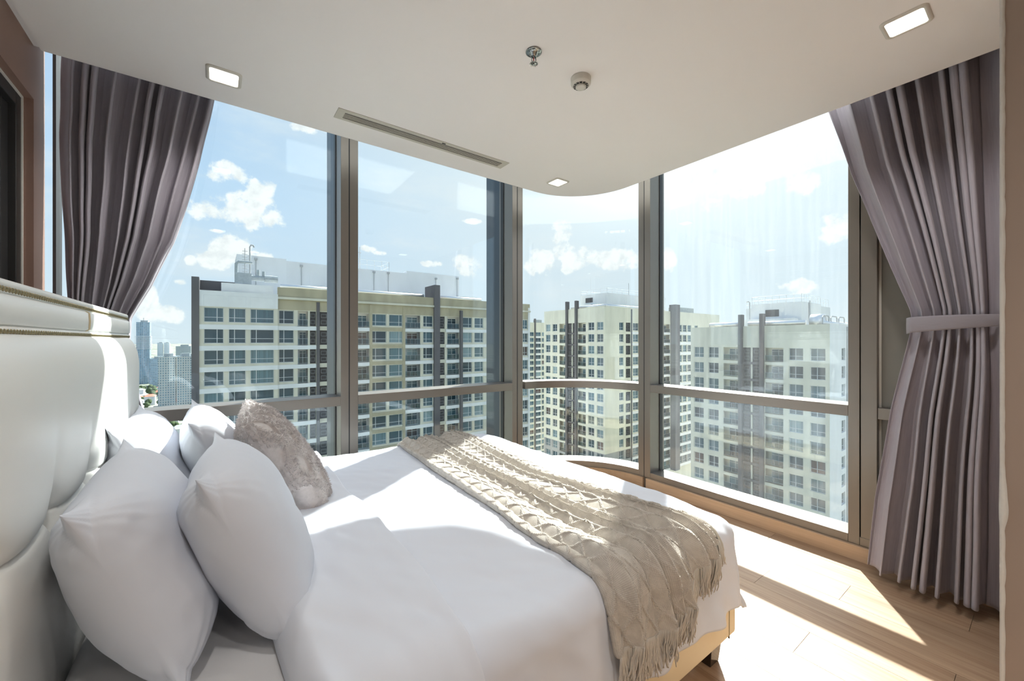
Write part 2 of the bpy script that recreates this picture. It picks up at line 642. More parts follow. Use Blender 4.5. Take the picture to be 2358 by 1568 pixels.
def grid_obj(name, P, mats, parent=None, uv=None, smooth=True, solid=0.0, wrap_u=False):
    """object from an (m, n, 3) array of points"""
    m, n = P.shape[:2]
    org = Vector((float((P[..., 0].min() + P[..., 0].max()) / 2), float((P[..., 1].min() + P[..., 1].max()) / 2), float(P[..., 2].min())))
    co = (P - np.array(org)).reshape(-1, 3).astype(np.float32)
    idx = np.arange(m * n).reshape(m, n)
    if wrap_u:
        idx2 = np.concatenate([idx, idx[:1]], 0)
    else:
        idx2 = idx
    q = np.stack([idx2[:-1, :-1], idx2[1:, :-1], idx2[1:, 1:], idx2[:-1, 1:]], -1).reshape(-1, 4)
    me = D.meshes.new(name)
    me.vertices.add(len(co))
    me.vertices.foreach_set('co', co.ravel())
    me.loops.add(q.size)
    me.loops.foreach_set('vertex_index', q.ravel().astype(np.int32))
    me.polygons.add(len(q))
    me.polygons.foreach_set('loop_start', (np.arange(len(q)) * 4).astype(np.int32))
    me.polygons.foreach_set('loop_total', np.full(len(q), 4, np.int32))
    me.update(calc_edges=True)
    if uv is not None:
        ul = me.uv_layers.new(name='UVMap')
        ul.data.foreach_set('uv', uv.reshape(-1, 2)[q.ravel()].astype(np.float32).ravel())
    if smooth:
        me.polygons.foreach_set('use_smooth', np.ones(len(q), bool))
    for mn in ([mats] if isinstance(mats, str) else mats):
        me.materials.append(MATS[mn])
    me.validate()
    o = D.objects.new(name, me)
    COL.objects.link(o)
    WORLD[o.name] = org
    if parent:
        o.parent = parent
        o.location = org - wpos(parent)
    else:
        o.location = org
    if solid > 0:
        s = o.modifiers.new('solid', 'SOLIDIFY')
        s.thickness = solid
        s.offset = -1
    return o


def put(name, me, parent, loc, rz=0.0):
    """another object that shares mesh data; loc in world space, parent without rotation"""
    o = D.objects.new(name, me)
    COL.objects.link(o)
    o.location = Vector(loc) - (wpos(parent) if parent else Vector((0, 0, 0)))
    o.rotation_euler = (0, 0, rz)
    o.parent = parent
    WORLD[o.name] = Vector(loc)
    return o


def sub(name, me, parent, loc=(0, 0, 0)):
    o = D.objects.new(name, me)
    COL.objects.link(o)
    o.parent = parent
    o.location = loc
    return o


def waves(x, y, n, lmin, lmax, seed, aniso=None):
    """sum of sine waves, roughly in -1..1"""
    r = np.random.default_rng(seed)
    out = np.zeros_like(x)
    tot = 0
    for i in range(n):
        lam = lmin * (lmax / lmin) ** r.random()
        th = r.random() * 2 * PI if aniso is None else aniso[0] + (r.random() - .5) * aniso[1]
        ph = r.random() * 2 * PI
        a = (lam / lmax) ** 0.7
        out += a * np.sin(2 * PI / lam * (x * math.cos(th) + y * math.sin(th)) + ph)
        tot += a * a
    return out / math.sqrt(tot * 0.5) / 2.0


def sstep(x, a, b):
    t = np.clip((x - a) / (b - a), 0, 1)
    return t * t * (3 - 2 * t)


# ================================================================== room shell
XW, YW = 3.06, 2.95           # inner faces of the window frames
DG = 0.15                     # glass sits this far behind the inner face
ZT1, ZT0 = 0.911, 0.845       # transom top and bottom
ZS = 0.139                    # sill top
ZH = 3.60                     # window head, hidden above the lowered ceiling
XL = -0.655                   # left wall face
ZC = 2.60                     # ceiling
BX, BY = 1.50, 0.075          # corner of the wall block beside the camera
CX, CY, CR = 2.28, 2.17, 0.78  # rounded window corner (inner face)


def arc(cx, cy, r, a0, a1, n):
    return [(cx + r * math.cos(math.radians(a0 + (a1 - a0) * i / n)), cy + r * math.sin(math.radians(a0 + (a1 - a0) * i / n))) for i in range(n + 1)]


# floor: dark underlay and single oak planks
fl = MB().box(-1.0, -2.6, -0.14, 3.30, 3.20, -0.012)
floor = tag(obj('floor', fl, 'underfloor'), 'oak plank floor running along the window', None, None, 'structure')
PW = 0.1935
PL = 1.22
joint = {0: 0.05, 1: 0.71, 2: 0.29, 3: 1.02, 4: 0.705, 5: 0.29, 6: 1.18}
plank_mesh = {}
for k in range(-13, 7):
    x0 = 1.74 + PW * k + 0.0008
    x1 = x0 + PW - 0.0016
    x0, x1 = max(x0, -0.65), min(x1, 3.055)
    if x1 - x0 < 0.02:
        continue
    j = joint.get(k, random.random() * PL) % PL
    y = -2.5 - PL + j
    while y < 2.93:
        ya, yb = max(y, -2.5) + 0.0008, min(y + PL, 2.93) - 0.0008
        if yb - ya > 0.03:
            key = (round(x1 - x0, 4), round(yb - ya, 4))
            if key not in plank_mesh:
                w, l = key
                mb = MB().box(-w / 2, -l / 2, -0.011, w / 2, l / 2, 0.0)
                c = 0.0015
                plank_mesh[key] = make_mesh('plank', mb, 'oak_floor')
            put('plank', plank_mesh[key], floor, ((x0 + x1) / 2, (ya + yb) / 2, 0.0))
        y += PL

# lowered ceiling with a rounded corner
poly = [(XL - 0.25, -2.6), (2.804, -2.6)] + arc(2.254, 2.15, 0.55, 0, 90, 32) + [(XL - 0.25, 2.70)]
ce = MB().prism([(x if x > XL - 0.2 else XL + 0.022, y) for x, y in poly], ZC, ZH)
ceiling = tag(obj('ceiling', ce, 'ceiling_paint'), 'smooth off-white lowered ceiling with a rounded corner', None, None, 'structure')
cs = MB().box(-1.2, -2.8, ZH, 3.26, 3.16, ZH + 0.2)
tag(obj('trim_1', cs, 'wall_white'), 'concrete slab above the curtain pocket', None, None, 'structure')
cg = MB().box(XL - 0.02, -2.6, ZC + 0.012, XL + 0.03, 2.70, ZC + 0.04)
tag(obj('trim_2', cg, 'ceiling_paint'), 'shadow gap strip where ceiling meets brown wall', None, None, 'structure')

# left wall with a window recess
OY0, OY1, OZ0, OZ1 = 1.25, 2.70, 1.00, 2.374
wl = MB()
wl.box(XL - 0.25, 0.4, 0.0, XL, OY0, ZH)
tag(obj('wall_entry', MB().box(XL - 0.25, -2.6, 0.0, XL, 0.4, ZH), 'wall_white'), 'plain white wall beside the camera', None, None, 'structure')
wl.box(XL - 0.25, OY1, 0.0, XL, 2.842, ZH)
wl.box(XL - 0.25, OY0, OZ1, XL, OY1, ZH)
wl.box(XL - 0.25, OY0, 0.0, XL, OY1, OZ0)
tag(obj('wall_left', wl, 'wall_brown'), 'brown textured wall behind the headboard', None, None, 'structure')
# dark side window in that recess
w6 = empty('window_6', (XL - 0.05, (OY0 + OY1) / 2, OZ0), 'dark framed window set into the brown wall', None, None, 'structure')


def ring(y0, y1, z0, z1, w, x0, x1):
    m = MB()
    m.box(x0, y0, z0, x1, y0 + w, z1)
    m.box(x0, y1 - w, z0, x1, y1, z1)
    m.box(x0, y0 + w, z1 - w, x1, y1 - w, z1)
    m.box(x0, y0 + w, z0, x1, y1 - w, z0 + w)
    return m


obj('caulk_line', ring(OY0, OY1, OZ0, OZ1, 0.009, XL - 0.036, XL - 0.030), 'caulk', w6)
obj('outer_frame', ring(OY0 + 0.009, OY1 - 0.009, OZ0 + 0.009, OZ1 - 0.009, 0.055, XL - 0.10, XL - 0.034), 'frame_dark', w6, bevel=0.003)
obj('sash', ring(OY0 + 0.07, OY1 - 0.07, OZ0 + 0.07, OZ1 - 0.07, 0.075, XL - 0.12, XL - 0.055), 'frame_dark', w6, bevel=0.003)
obj('bead', ring(OY0 + 0.145, OY1 - 0.145, OZ0 + 0.145, OZ1 - 0.145, 0.03, XL - 0.13, XL - 0.085), 'frame_dark', w6, bevel=0.003)
obj('pane', MB().box(XL - 0.14, OY0 + 0.10, OZ0 + 0.10, XL - 0.125, OY1 - 0.10, OZ1 - 0.10), 'black_glass', w6)

# wall block at the right of the camera, back wall
wr = MB().box(BX, -2.6, 0.0, 3.30, BY, ZH)
tag(obj('wall_right', wr, 'wall_taupe'), 'taupe painted wall corner close to the camera', None, None, 'structure')
eb = MB()
pts = []
N = 260
for i in range(N + 1):
    z = ZC * i / N
    o = 0.005 * abs(mnoise.noise((z * 14.0, 3.1, 0))) + 0.010 * max(0.0, mnoise.noise((z * 6.0, 8.0, 1.0)) - 0.25)
    pts.append((z, o))
vs, fs = [], []
for z, o in pts:
    vs += [(BX - 0.002 - o * 0.5, BY - 0.003 - o, z), (BX - 0.004, BY + 0.004 + o * 0.2, z), (BX + 0.03, BY + 0.004, z), (BX + 0.002, BY - 0.004 - o, z)]
for i in range(N):
    for j in range(4):
        a, b = i * 4 + j, i * 4 + (j + 1) % 4
        fs.append((a, b, b + 4, a + 4))
eb.add(vs, fs)
tag(obj('trim_3', eb, 'plaster_edge', smooth=True), 'rough white plaster edge of the taupe wall corner', None, None, 'structure')
tag(obj('wall_back', MB().box(-1.0, -2.8, 0.0, 3.3, -2.6, ZH), 'wall_white'), 'plain wall behind the camera', None, None, 'structure')

# baseboards of oak under the window frames
tag(obj('baseboard_right', MB().box(XW - 0.022, BY, 0.0, XW + 0.03, 2.14, 0.087), 'oak_skirting', bevel=0.002), 'oak baseboard under the right window', None, None, 'structure')
tag(obj('baseboard_left', MB().box(-0.655, YW - 0.022, 0.0, 2.25, YW + 0.03, 0.087).rot(0), 'oak_skirting', bevel=0.002), 'oak baseboard under the left window', None, None, 'structure')
cb = MB()
po = arc(CX, CY, CR + 0.03, 0, 90, 20)
pi_ = arc(CX, CY, CR - 0.022, 0, 90, 20)
cb.prism(po + pi_[::-1], 0.0, 0.087)
tag(obj('baseboard_corner', cb, 'oak_skirting'), 'curved oak baseboard in the window corner', None, None, 'structure')

# exterior spandrel below the windows closes the room
sp = MB()
sp.box(XW, BY - 0.3, -1.0, XW + 0.22, CY, ZS - 0.055)
sp.box(-1.0, YW, -1.0, CX, YW + 0.22, ZS - 0.055)
po = arc(CX, CY, CR + 0.22, 0, 90, 20)
sp.prism(po + arc(CX, CY, CR, 0, 90, 20)[::-1], -1.0, ZS - 0.055)
tag(obj('trim_4', sp, 'bronze'), 'bronze spandrel below the window sills', None, None, 'structure')

MB_ = 0.0025
# --- left run: windows 1 and 2 (frames lie along X, inner face at YW)
YG = YW + DG


def left_bay(name, x0, x1, label, mul, gl='glass'):
    r = empty(name, ((x0 + x1) / 2, YW, 0.087), label, None, None, 'structure')
    obj('transom', MB().box(x0, YW, ZT0, x1, YG + 0.03, ZT1), 'bronze', r, bevel=MB_)
    obj('sill', MB().box(x0, YW, 0.087, x1, YG + 0.03, ZS), 'bronze', r, bevel=MB_)
    obj('head', MB().box(x0, YW, ZH - 0.06, x1, YG + 0.03, ZH), 'bronze', r)
    obj('pane', MB().box(x0, YG, ZT1 - 0.01, x1, YG + 0.012, ZH - 0.05), gl, r)
    obj('pane', MB().box(x0, YG, ZS - 0.01, x1, YG + 0.012, ZT0 + 0.01), gl, r)
    for a, b in mul:
        m = MB().box(a, YW, 0.087, b, YG + 0.06, ZH)
        obj('mullion', m, 'bronze', r, bevel=MB_)
        obj('outer_fin', MB().box(a + 0.001, YG + 0.06, 0.0, b - 0.001, YW + 0.44, ZH), 'fin_blue', r)
        g = MB()
        for xx in (a - 0.006, b):
            g.box(xx, YG - 0.014, ZS, xx + 0.006, YG + 0.03, ZH)
        obj('gasket', g, 'bronze_dark', r)
        obj('seam', MB().box(a + 0.052, YW - 0.0015, 0.09, a + 0.060, YW + 0.002, ZH), 'bronze_dark', r)
    return r


w1 = left_bay('window_1', -1.0, 0.696, 'full height window bay behind the bed head', [(0.696, 0.813)])
obj('mullion', MB().box(-0.676, YG - 0.05, 0.087, -0.664, YG + 0.05, ZH), 'bronze_dark', w1)
w2 = left_bay('window_2', 0.813, 2.18, 'full height window bay behind the far side of the bed', [(2.18, 2.30)])

# --- right run: window 4 (frames lie along Y, inner face at XW)
XG = XW + DG


def right_bay(name, y0, y1, label, mul, gl):
    r = empty(name, (XW, (y0 + y1) / 2, 0.087), label, None, None, 'structure')
    obj('transom', MB().box(XW, y0, ZT0, XG + 0.03, y1, ZT1), 'bronze', r, bevel=MB_)
    obj('sill', MB().box(XW, y0, 0.087, XG + 0.03, y1, ZS), 'bronze', r, bevel=MB_)
    obj('head', MB().box(XW, y0, ZH - 0.06, XG + 0.03, y1, ZH), 'bronze', r)
    obj('pane', MB().box(XG, y0, ZT1 - 0.01, XG + 0.012, y1, ZH - 0.05), gl, r)
    obj('pane', MB().box(XG, y0, ZS - 0.01, XG + 0.012, y1, ZT0 + 0.01), gl, r)
    for a, b in mul:
        obj('mullion', MB().box(XW, a, 0.087, XG + 0.06, b, ZH), 'bronze', r, bevel=MB_)
        g = MB()
        for yy in (a - 0.006, b):
            g.box(XG - 0.014, yy, ZS, XG + 0.03, yy + 0.006, ZH)
        obj('gasket', g, 'bronze_dark', r)
        obj('seam', MB().box(XW - 0.0015, (a + b) / 2 - 0.003, 0.09, XW + 0.002, (a + b) / 2 + 0.004, ZH), 'bronze_dark', r)
    return r


w4 = right_bay('window_4', 0.742, 2.11, 'full height window bay on the right beyond the bed foot', [(2.11, 2.232)], 'glass_dirty')
r = w4
obj('mullion', MB().box(XW, 0.688, 0.087, XG + 0.06, 0.742, ZH), 'bronze', r, bevel=MB_)
obj('mullion', MB().box(XW + 0.004, 0.61, 0.087, XG + 0.06, 0.684, ZH), 'bronze', r, bevel=MB_)
obj('gasket', MB().box(XG - 0.014, 0.742, ZS, XG + 0.03, 0.748, ZH), 'bronze_dark', r)
# --- opaque panel behind the curtain
w5 = empty('window_5', (XW, 0.2, 0.087), 'opaque grey panel bay beside the tied curtain', None, None, 'structure')
obj('panel', MB().box(XW + 0.05, -0.3, ZT1, XW + 0.09, 0.61, ZH), 'spandrel', w5)
obj('panel', MB().box(XW + 0.05, -0.3, ZS, XW + 0.09, 0.61, ZT0), 'spandrel', w5)
obj('transom', MB().box(XW + 0.012, -0.3, ZT0, XW + 0.12, 0.61, ZT1), 'bronze', w5, bevel=MB_)
obj('sill', MB().box(XW, -0.3, 0.087, XG + 0.03, 0.688, ZS), 'bronze', w5, bevel=MB_)
bd = MB()
for a, b in ((ZT1, ZH), (ZS, ZT0)):
    bd.box(XW + 0.046, 0.600, a, XW + 0.054, 0.610, b)
obj('bead', bd, 'caulk', w5)

# --- curved corner: window 3
w3 = empty('window_3', (CX + 0.55, CY + 0.55, 0.087), 'curved glass corner window between the two straight runs', None, None, 'structure')


def arc_prism(r0, r1, z0, z1, n=28, a0=3.5, a1=86.5):
    return MB().prism(arc(CX, CY, r1, a0, a1, n) + arc(CX, CY, r0, a0, a1, n)[::-1], z0, z1)


obj('transom', arc_prism(CR, CR + DG + 0.03, ZT0, ZT1), 'bronze', w3)
obj('sill', arc_prism(CR, CR + DG + 0.03, 0.087, ZS), 'bronze', w3)
obj('head', arc_prism(CR, CR + DG + 0.03, ZH - 0.06, ZH), 'bronze', w3)
obj('pane', arc_prism(CR + DG, CR + DG + 0.012, ZT1 - 0.01, ZH - 0.05), 'glass', w3)
obj('pane', arc_prism(CR + DG, CR + DG + 0.012, ZS - 0.01, ZT0 + 0.01), 'glass', w3)


# ================================================================== ceiling fittings
def rrect(cx, cy, hx, hy, r, n=6):
    out = []
    for sx, sy, a in ((1, 1, 0), (-1, 1, 90), (-1, -1, 180), (1, -1, 270)):
        for i in range(n + 1):
            t = math.radians(a + 90 * i / n)
            out.append((cx + sx * (hx - r) + r * math.cos(t), cy + sy * (hy - r) + r * math.sin(t)))
    return out


def ceiling_light(x, y, label, watt=None):
    e = empty('ceiling_light', (x, y, ZC), label, 'light', 'square recessed ceiling lights')
    m = MB()
    loops = [(0.0725, 0.022, 0.0), (0.0725, 0.022, -0.003), (0.066, 0.018, -0.008), (0.058, 0.012, -0.007), (0.0575, 0.012, -0.001)]
    L = [[(px, py, ZC + dz) for px, py in rrect(x, y, h, h, rr)] for h, rr, dz in loops]
    n = len(L[0])
    vs = [p for lo in L for p in lo]
    fs = [(i * n + j, i * n + (j + 1) % n, (i + 1) * n + (j + 1) % n, (i + 1) * n + j) for i in range(len(L) - 1) for j in range(n)]
    m.add(vs, fs)
    obj('frame', m, 'plastic_white', e, smooth=True)
    d = MB().prism(rrect(x, y, 0.0578, 0.0578, 0.012), ZC - 0.005, ZC - 0.001)
    obj('diffuser', d, 'lamp_glow', e)
    ld = D.lights.new('downlight', 'SPOT')
    ld.energy = watt or LAMP_WATT
    ld.color = (1.0, 0.96, 0.91)
    ld.spot_size = math.radians(140)
    ld.spot_blend = 1.0
    ld.shadow_soft_size = 0.055
    lo = D.objects.new('downlight', ld)
    COL.objects.link(lo)
    lo.parent = e
    lo.location = (0, 0, -0.065)


ceiling_light(0.030, 2.430, 'lit square ceiling light above the pillows near the left curtain')
ceiling_light(2.255, 2.425, 'lit square ceiling light over the curved window corner')
ceiling_light(2.265, 0.362, 'lit square ceiling light at the upper right above the tied curtain')
ceiling_light(0.030, 0.362, 'unseen square ceiling light inferred directly over the viewpoint')  # unseen fourth corner of the light grid, also added to lift the room

ceiling_light(0.45, -0.75, 'added unseen fill light on the ceiling behind the camera, nearer to the bed', REAR_FILL_WATT)  # invented fixture out of view, brightens the dim interior
ceiling_light(0.45, -1.85, 'added unseen fill light on the ceiling behind the camera, by the back wall', REAR_FILL_WATT)  # second invented fixture, fills the room by bounce from the rear walls

# linear air vent
VX0, VX1, VY0, VY1 = 0.548, 1.725, 2.372, 2.488
av = empty('air_vent', ((VX0 + VX1) / 2, (VY0 + VY1) / 2, ZC), 'long narrow slatted air vent in the ceiling', 'vent')
fm = MB()
fm.box(VX0, VY0, ZC - 0.004, VX1, VY0 + 0.030, ZC)
fm.box(VX0, VY1 - 0.024, ZC - 0.004, VX1, VY1, ZC)
fm.box(VX0, VY0 + 0.030, ZC - 0.004, VX0 + 0.042, VY1 - 0.024, ZC)
fm.box(VX1 - 0.042, VY0 + 0.030, ZC - 0.004, VX1, VY1 - 0.024, ZC)
obj('frame', fm, 'vent_paint', av)
obj('backing', MB().box(VX0 + 0.04, VY0 + 0.03, ZC - 0.0015, VX1 - 0.04, VY1 - 0.024, ZC - 0.0005), 'vent_dark', av)
for i in range(4):
    yy = VY0 + 0.030 + 0.0124 * (i + 1)
    obj('slat', MB().box(VX0 + 0.042, yy - 0.0027, ZC - 0.0042, VX1 - 0.042, yy + 0.0027, ZC - 0.0022), 'vent_paint', av)
obj('catch', MB().box(1.19, VY0 + 0.010, ZC - 0.008, 1.215, VY0 + 0.018, ZC - 0.006), 'vent_dark', av)

# sprinkler
sx_, sy_ = 1.150, 1.395
sk = empty('sprinkler', (sx_, sy_, ZC - 0.06), 'chrome fire sprinkler head on the ceiling', 'sprinkler')
obj('escutcheon', MB().lathe([(0.036, 0), (0.0365, -0.003), (0.030, -0.006), (0.026, -0.005), (0.022, -0.009), (0.016, -0.011), (0.013, -0.022), (0.0, -0.022)], 32, (sx_, sy_, ZC)), 'chrome', sk, smooth=True)
fr_ = MB()
for s in (-1, 1):
    fr_.tube([(sx_ + s * 0.010, sy_, ZC - 0.020), (sx_ + s * 0.0125, sy_, ZC - 0.034), (sx_ + s * 0.010, sy_, ZC - 0.046), (sx_ + s * 0.003, sy_, ZC - 0.053)], 0.0022, 6)
obj('frame_arms', fr_, 'chrome', sk, smooth=True)
obj('glass_bulb', MB().lathe([(0.0, 0), (0.002, -0.002), (0.0025, -0.014), (0.002, -0.026), (0.0, -0.028)], 10, (sx_, sy_, ZC - 0.023)), 'bulb_red', sk, smooth=True)
de = MB().lathe([(0.004, 0.002), (0.012, 0.0), (0.012, -0.0015), (0.004, -0.002), (0.004, -0.005), (0.0, -0.005)], 24, (sx_, sy_, ZC - 0.053))
for i in range(14):
    a = 2 * PI * i / 14
    de.tube([(sx_ + 0.011 * math.cos(a), sy_ + 0.011 * math.sin(a), ZC - 0.0538), (sx_ + 0.019 * math.cos(a), sy_ + 0.019 * math.sin(a), ZC - 0.0552)], 0.0017, 5)
obj('deflector', de, 'chrome', sk)

# smoke detector
dx_, dy_ = 1.455, 1.398
sd = empty('smoke_detector', (dx_, dy_, ZC - 0.05), 'round off-white smoke detector on the ceiling', 'smoke detector')
obj('base', MB().lathe([(0.050, 0), (0.050, -0.004), (0.049, -0.008), (0.049, -0.026), (0.047, -0.030), (0.040, -0.036), (0.036, -0.0385), (0.0, -0.0385)], 40, (dx_, dy_, ZC)), 'plastic_white', sd, smooth=True)
obj('cap', MB().lathe([(0.026, -0.036), (0.026, -0.046), (0.022, -0.049), (0.010, -0.0505), (0.0, -0.0505)], 32, (dx_, dy_, ZC)), 'plastic_white', sd, smooth=True)
for i in range(12):
    a0 = 2 * PI * i / 12 + 0.06
    a1 = a0 + 2 * PI / 12 - 0.12
    m = MB()
    for r0, r1, z in ((0.0335, 0.037, -0.0392), (0.0268, 0.0318, -0.0396)):
        n = 4
        vs = []
        for q in range(n + 1):
            a = a0 + (a1 - a0) * q / n
            for rr, dz in ((r0, 0), (r1, 0), (r1, 0.0012), (r0, 0.0012)):
                vs.append((dx_ + rr * math.cos(a), dy_ + rr * math.sin(a), ZC + z + dz))
        fs = [(q * 4 + j, q * 4 + (j + 1) % 4, q * 4 + 4 + (j + 1) % 4, q * 4 + 4 + j) for q in range(n) for j in range(4)]
        fs += [(0, 3, 2, 1), (n * 4, n * 4 + 1, n * 4 + 2, n * 4 + 3)]
        m.add(vs, fs)
    obj('vent_slot', m, 'vent_dark', sd)

# ================================================================== bed
HB_Y0, HB_Y1 = 0.70, 2.62
HX = -0.345
bed = empty('bed', (0.65, 1.70, 0.0), 'upholstered double bed with tufted white headboard and cream base', 'bed')

# tufted lower panel of the headboard
ny, nz = 620, 330
ZB0, ZB1 = 0.10, 1.316
Y, Z = np.meshgrid(np.linspace(HB_Y0, HB_Y1, ny), np.linspace(ZB0, ZB1, nz), indexing='ij')


def rnd(d, r):
    t = np.clip(d / r, 0, 1)
    return np.sqrt(np.clip(1 - (1 - t) ** 2, 0, 1))


bul = 0.055 * rnd(ZB1 - Z, 0.13) * rnd(np.minimum(Y - HB_Y0, HB_Y1 - Y), 0.10)
X = HX + bul
ZR = 0.915
by = 1.354 + 0.322 * np.arange(-2, 5)
by = by[(by > HB_Y0 + 0.03) & (by < HB_Y1 - 0.02)]
tuft = np.zeros_like(X)
for b in by:
    d = np.hypot(Y - b, (Z - ZR) * 0.9)
    tuft += 0.034 * np.exp(-(d / 0.036) ** 2)
    up = np.exp(-((Y - b) / (0.016 + 0.10 * np.clip(Z - ZR, 0, 1))) ** 2) * np.exp(-np.clip(Z - ZR, 0, 1) / 0.10) * (Z > ZR - 0.01)
    tuft += 0.013 * up
    dn_ = np.clip(ZR - Z, 0, 1)
    tuft += 0.012 * np.exp(-((Y - b - 0.02 * np.sin(dn_ * 6)) / (0.012 + 0.06 * dn_)) ** 2) * np.exp(-dn_ / 0.30) * (Z <= ZR)
    tuft += 0.004 * np.exp(-np.abs(Y - b - 0.02 * np.sin(dn_ * 6)) / 0.006) * np.exp(-dn_ / 0.12) * (Z <= ZR)
# sagging crease that joins neighbouring buttons
ph = (Y - by[0]) / 0.322
sag = 0.020 * np.sin(PI * (ph - np.floor(ph)))
tuft += 0.015 * np.exp(-np.abs(Z - (ZR - sag)) / 0.006) + 0.005 * np.exp(-((Z - (ZR - sag)) / 0.035) ** 2)
puff = 0.006 * np.abs(np.sin(PI * ph)) * np.exp(-((Z - (ZR - 0.10)) / 0.09) ** 2)
X = X - np.clip(tuft, 0, 0.075) + puff + 0.0025 * waves(Y, Z, 12, 0.15, 0.7, 5)
P = np.stack([X, Y, Z], -1)
# return edges back to the wall so the panel has depth
back = P.copy()
first, last = P[:1].copy(), P[-1:].copy()
first[..., 0] = -0.60
last[..., 0] = -0.60
P = np.concatenate([first, P, last], 0)
t0, t1 = P[:, :1].copy(), P[:, -1:].copy()
t0[..., 0] = -0.60
t1[..., 0] = -0.60
P = np.concatenate([t0, P, t1], 1)
head = grid_obj('headboard', P, 'leather_white', bed)

# upper rail, stitched in three lengths
rail = MB()
prof = [(-0.60, 1.330), (HX + 0.004, 1.330), (HX + 0.012, 1.336), (HX + 0.0135, 1.362), (HX + 0.012, 1.388), (HX + 0.004, 1.394), (-0.60, 1.394)]
ys = np.linspace(HB_Y0, HB_Y1, 40)
vs = [(x, y, z) for y in ys for x, z in prof]
n = len(prof)
fs = [(i * n + j, (i + 1) * n + j, (i + 1) * n + (j + 1) % n, i * n + (j + 1) % n) for i in range(len(ys) - 1) for j in range(n)]
fs += [tuple(range(n)), tuple(reversed(range((len(ys) - 1) * n, len(ys) * n)))]
rail.add(vs, fs)
hrail = obj('headboard_rail', rail, 'leather_white', bed, smooth=True)
cap = MB()
for y in (HB_Y0, HB_Y1):
    pass
cap.box(-0.60, HB_Y0, 1.392, HX + 0.002, HB_Y1, 1.402)
cap.tube([(HX - 0.004, HB_Y0, 1.414), (HX - 0.004, HB_Y1, 1.414)], 0.011, 12)
cap.box(-0.60, HB_Y0, 1.402, HX - 0.004, HB_Y1, 1.424)
obj('headboard_cap', cap, 'leather_white', bed, smooth=False, bevel=0.002)
for y in (0.92, 1.86):
    for s in (-0.006, 0.006):
        obj('stitching', MB().tube([(x + 0.0012, y + s, z) for x, z in prof[1:6]], 0.0012, 5), 'leather_cream', hrail)
# welt under the rail plus brass nails, one object each
welt = MB().tube([(HX + 0.002, HB_Y0, 1.321), (HX + 0.002, HB_Y1, 1.321)], 0.010, 10)
welt = obj('welt', welt, 'leather_white', bed, smooth=True)
strip = obj('nail_strip', MB().box(HX - 0.004, HB_Y0 + 0.002, 1.396, HX + 0.005, HB_Y1 - 0.002, 1.408), 'leather_white', bed)
nm = MB()
nm.lathe([(0.0062, 0.0), (0.0058, 0.0022), (0.0042, 0.0042), (0.002, 0.0052), (0.0, 0.0055)], 10)
nm.v = [(z, y, -x) for x, y, z in nm.v]
nail_me = make_mesh('nail', nm, 'brass', smooth=True)
yy = HB_Y0 + 0.012
while yy < HB_Y1 - 0.006:
    put('nail', nail_me, strip, (HX + 0.004, yy, 1.403))
    put('nail', nail_me, welt, (HX + 0.009, yy, 1.318))
    yy += 0.0158

# base and legs
BX0, BX1, BY0, BY1 = -0.34, 1.690, 0.765, 2.665
base = obj('base', MB().box(BX0, BY0, 0.122, BX1, BY1, 0.30), 'leather_cream', bed, bevel=0.016, seg=4)
sm = MB().box(BX1 - 0.062, BY0 - 0.0015, 0.124, BX1 - 0.059, BY0 + 0.004, 0.295)
obj('base_seam', sm, 'brass', bed)
for (lx, ly) in ((1.61, 0.845), (1.61, 2.585), (-0.2, 0.845), (-0.2, 2.585)):
    m = MB()
    a, b = 0.045, 0.032
    m.add([(lx - b, ly - b, 0), (lx + b, ly - b, 0), (lx + b, ly + b, 0), (lx - b, ly + b, 0), (lx - a, ly - a, 0.124), (lx + a, ly - a, 0.124), (lx + a, ly + a, 0.124), (lx - a, ly + a, 0.124)],
          [(0, 3, 2, 1), (4, 5, 6, 7), (0, 1, 5, 4), (1, 2, 6, 5), (2, 3, 7, 6), (3, 0, 4, 7)])
    obj('leg', m, 'leg_lacquer', bed, bevel=0.003)

# mattress under a fitted sheet
ZM = 0.545
ux, uy = np.meshgrid(np.linspace(-1, 1, 120), np.linspace(-1, 1, 120), indexing='ij')


def mattress():
    mx0, mx1, my0, my1 = -0.285, 1.60, 0.80, 2.62
    # rounded block built as a grid with rolled edges
    n = 140
    a = np.linspace(-0.25, 1 + 0.25, n)
    s, t = np.meshgrid(np.linspace(0, 1, n), np.linspace(0, 1, n), indexing='ij')
    A = mx0 + (mx1 - mx0) * (s * 1.30 - 0.15)
    B = my0 + (my1 - my0) * (t * 1.32 - 0.16)
    da = np.maximum(np.maximum(mx0 + 0.05 - A, A - (mx1 - 0.05)), 0)
    db = np.maximum(np.maximum(my0 + 0.05 - B, B - (my1 - 0.05)), 0)
    sa = np.where(A < (mx0 + mx1) / 2, -1, 1)
    sb = np.where(B < (my0 + my1) / 2, -1, 1)
    d = (da ** 4 + db ** 4) ** 0.25
    dn = np.maximum(np.hypot(da, db), 1e-9)
    R = 0.05
    th = np.clip(d / R, 0, PI / 2)
    out = R * np.sin(th)
    drop = R * (1 - np.cos(th)) + np.maximum(d - R * PI / 2, 0)
    x = np.clip(A, mx0 + .05, mx1 - .05) + sa * out * da / dn
    y = np.clip(B, my0 + .05, my1 - .05) + sb * out * db / dn
    z = ZM - drop + 0.003 * waves(A, B, 14, 0.12, 0.5, 3)
    z += 0.0025 * waves(A, B, 8, 0.05, 0.14, 9, (1.2, 0.5)) * (A < 0.3)
    z = np.maximum(z, 0.295)
    return np.stack([x, y, z], -1)


mat_o = grid_obj('mattress', mattress(), 'sheet_white')
tag(mat_o, 'mattress in a white fitted sheet under the pillows', 'mattress')

# ------------------------------------------------------------------ duvet
DX1, DY0, DY1 = 1.62, 0.83, 2.585
DR = 0.08
DTOP = 0.600


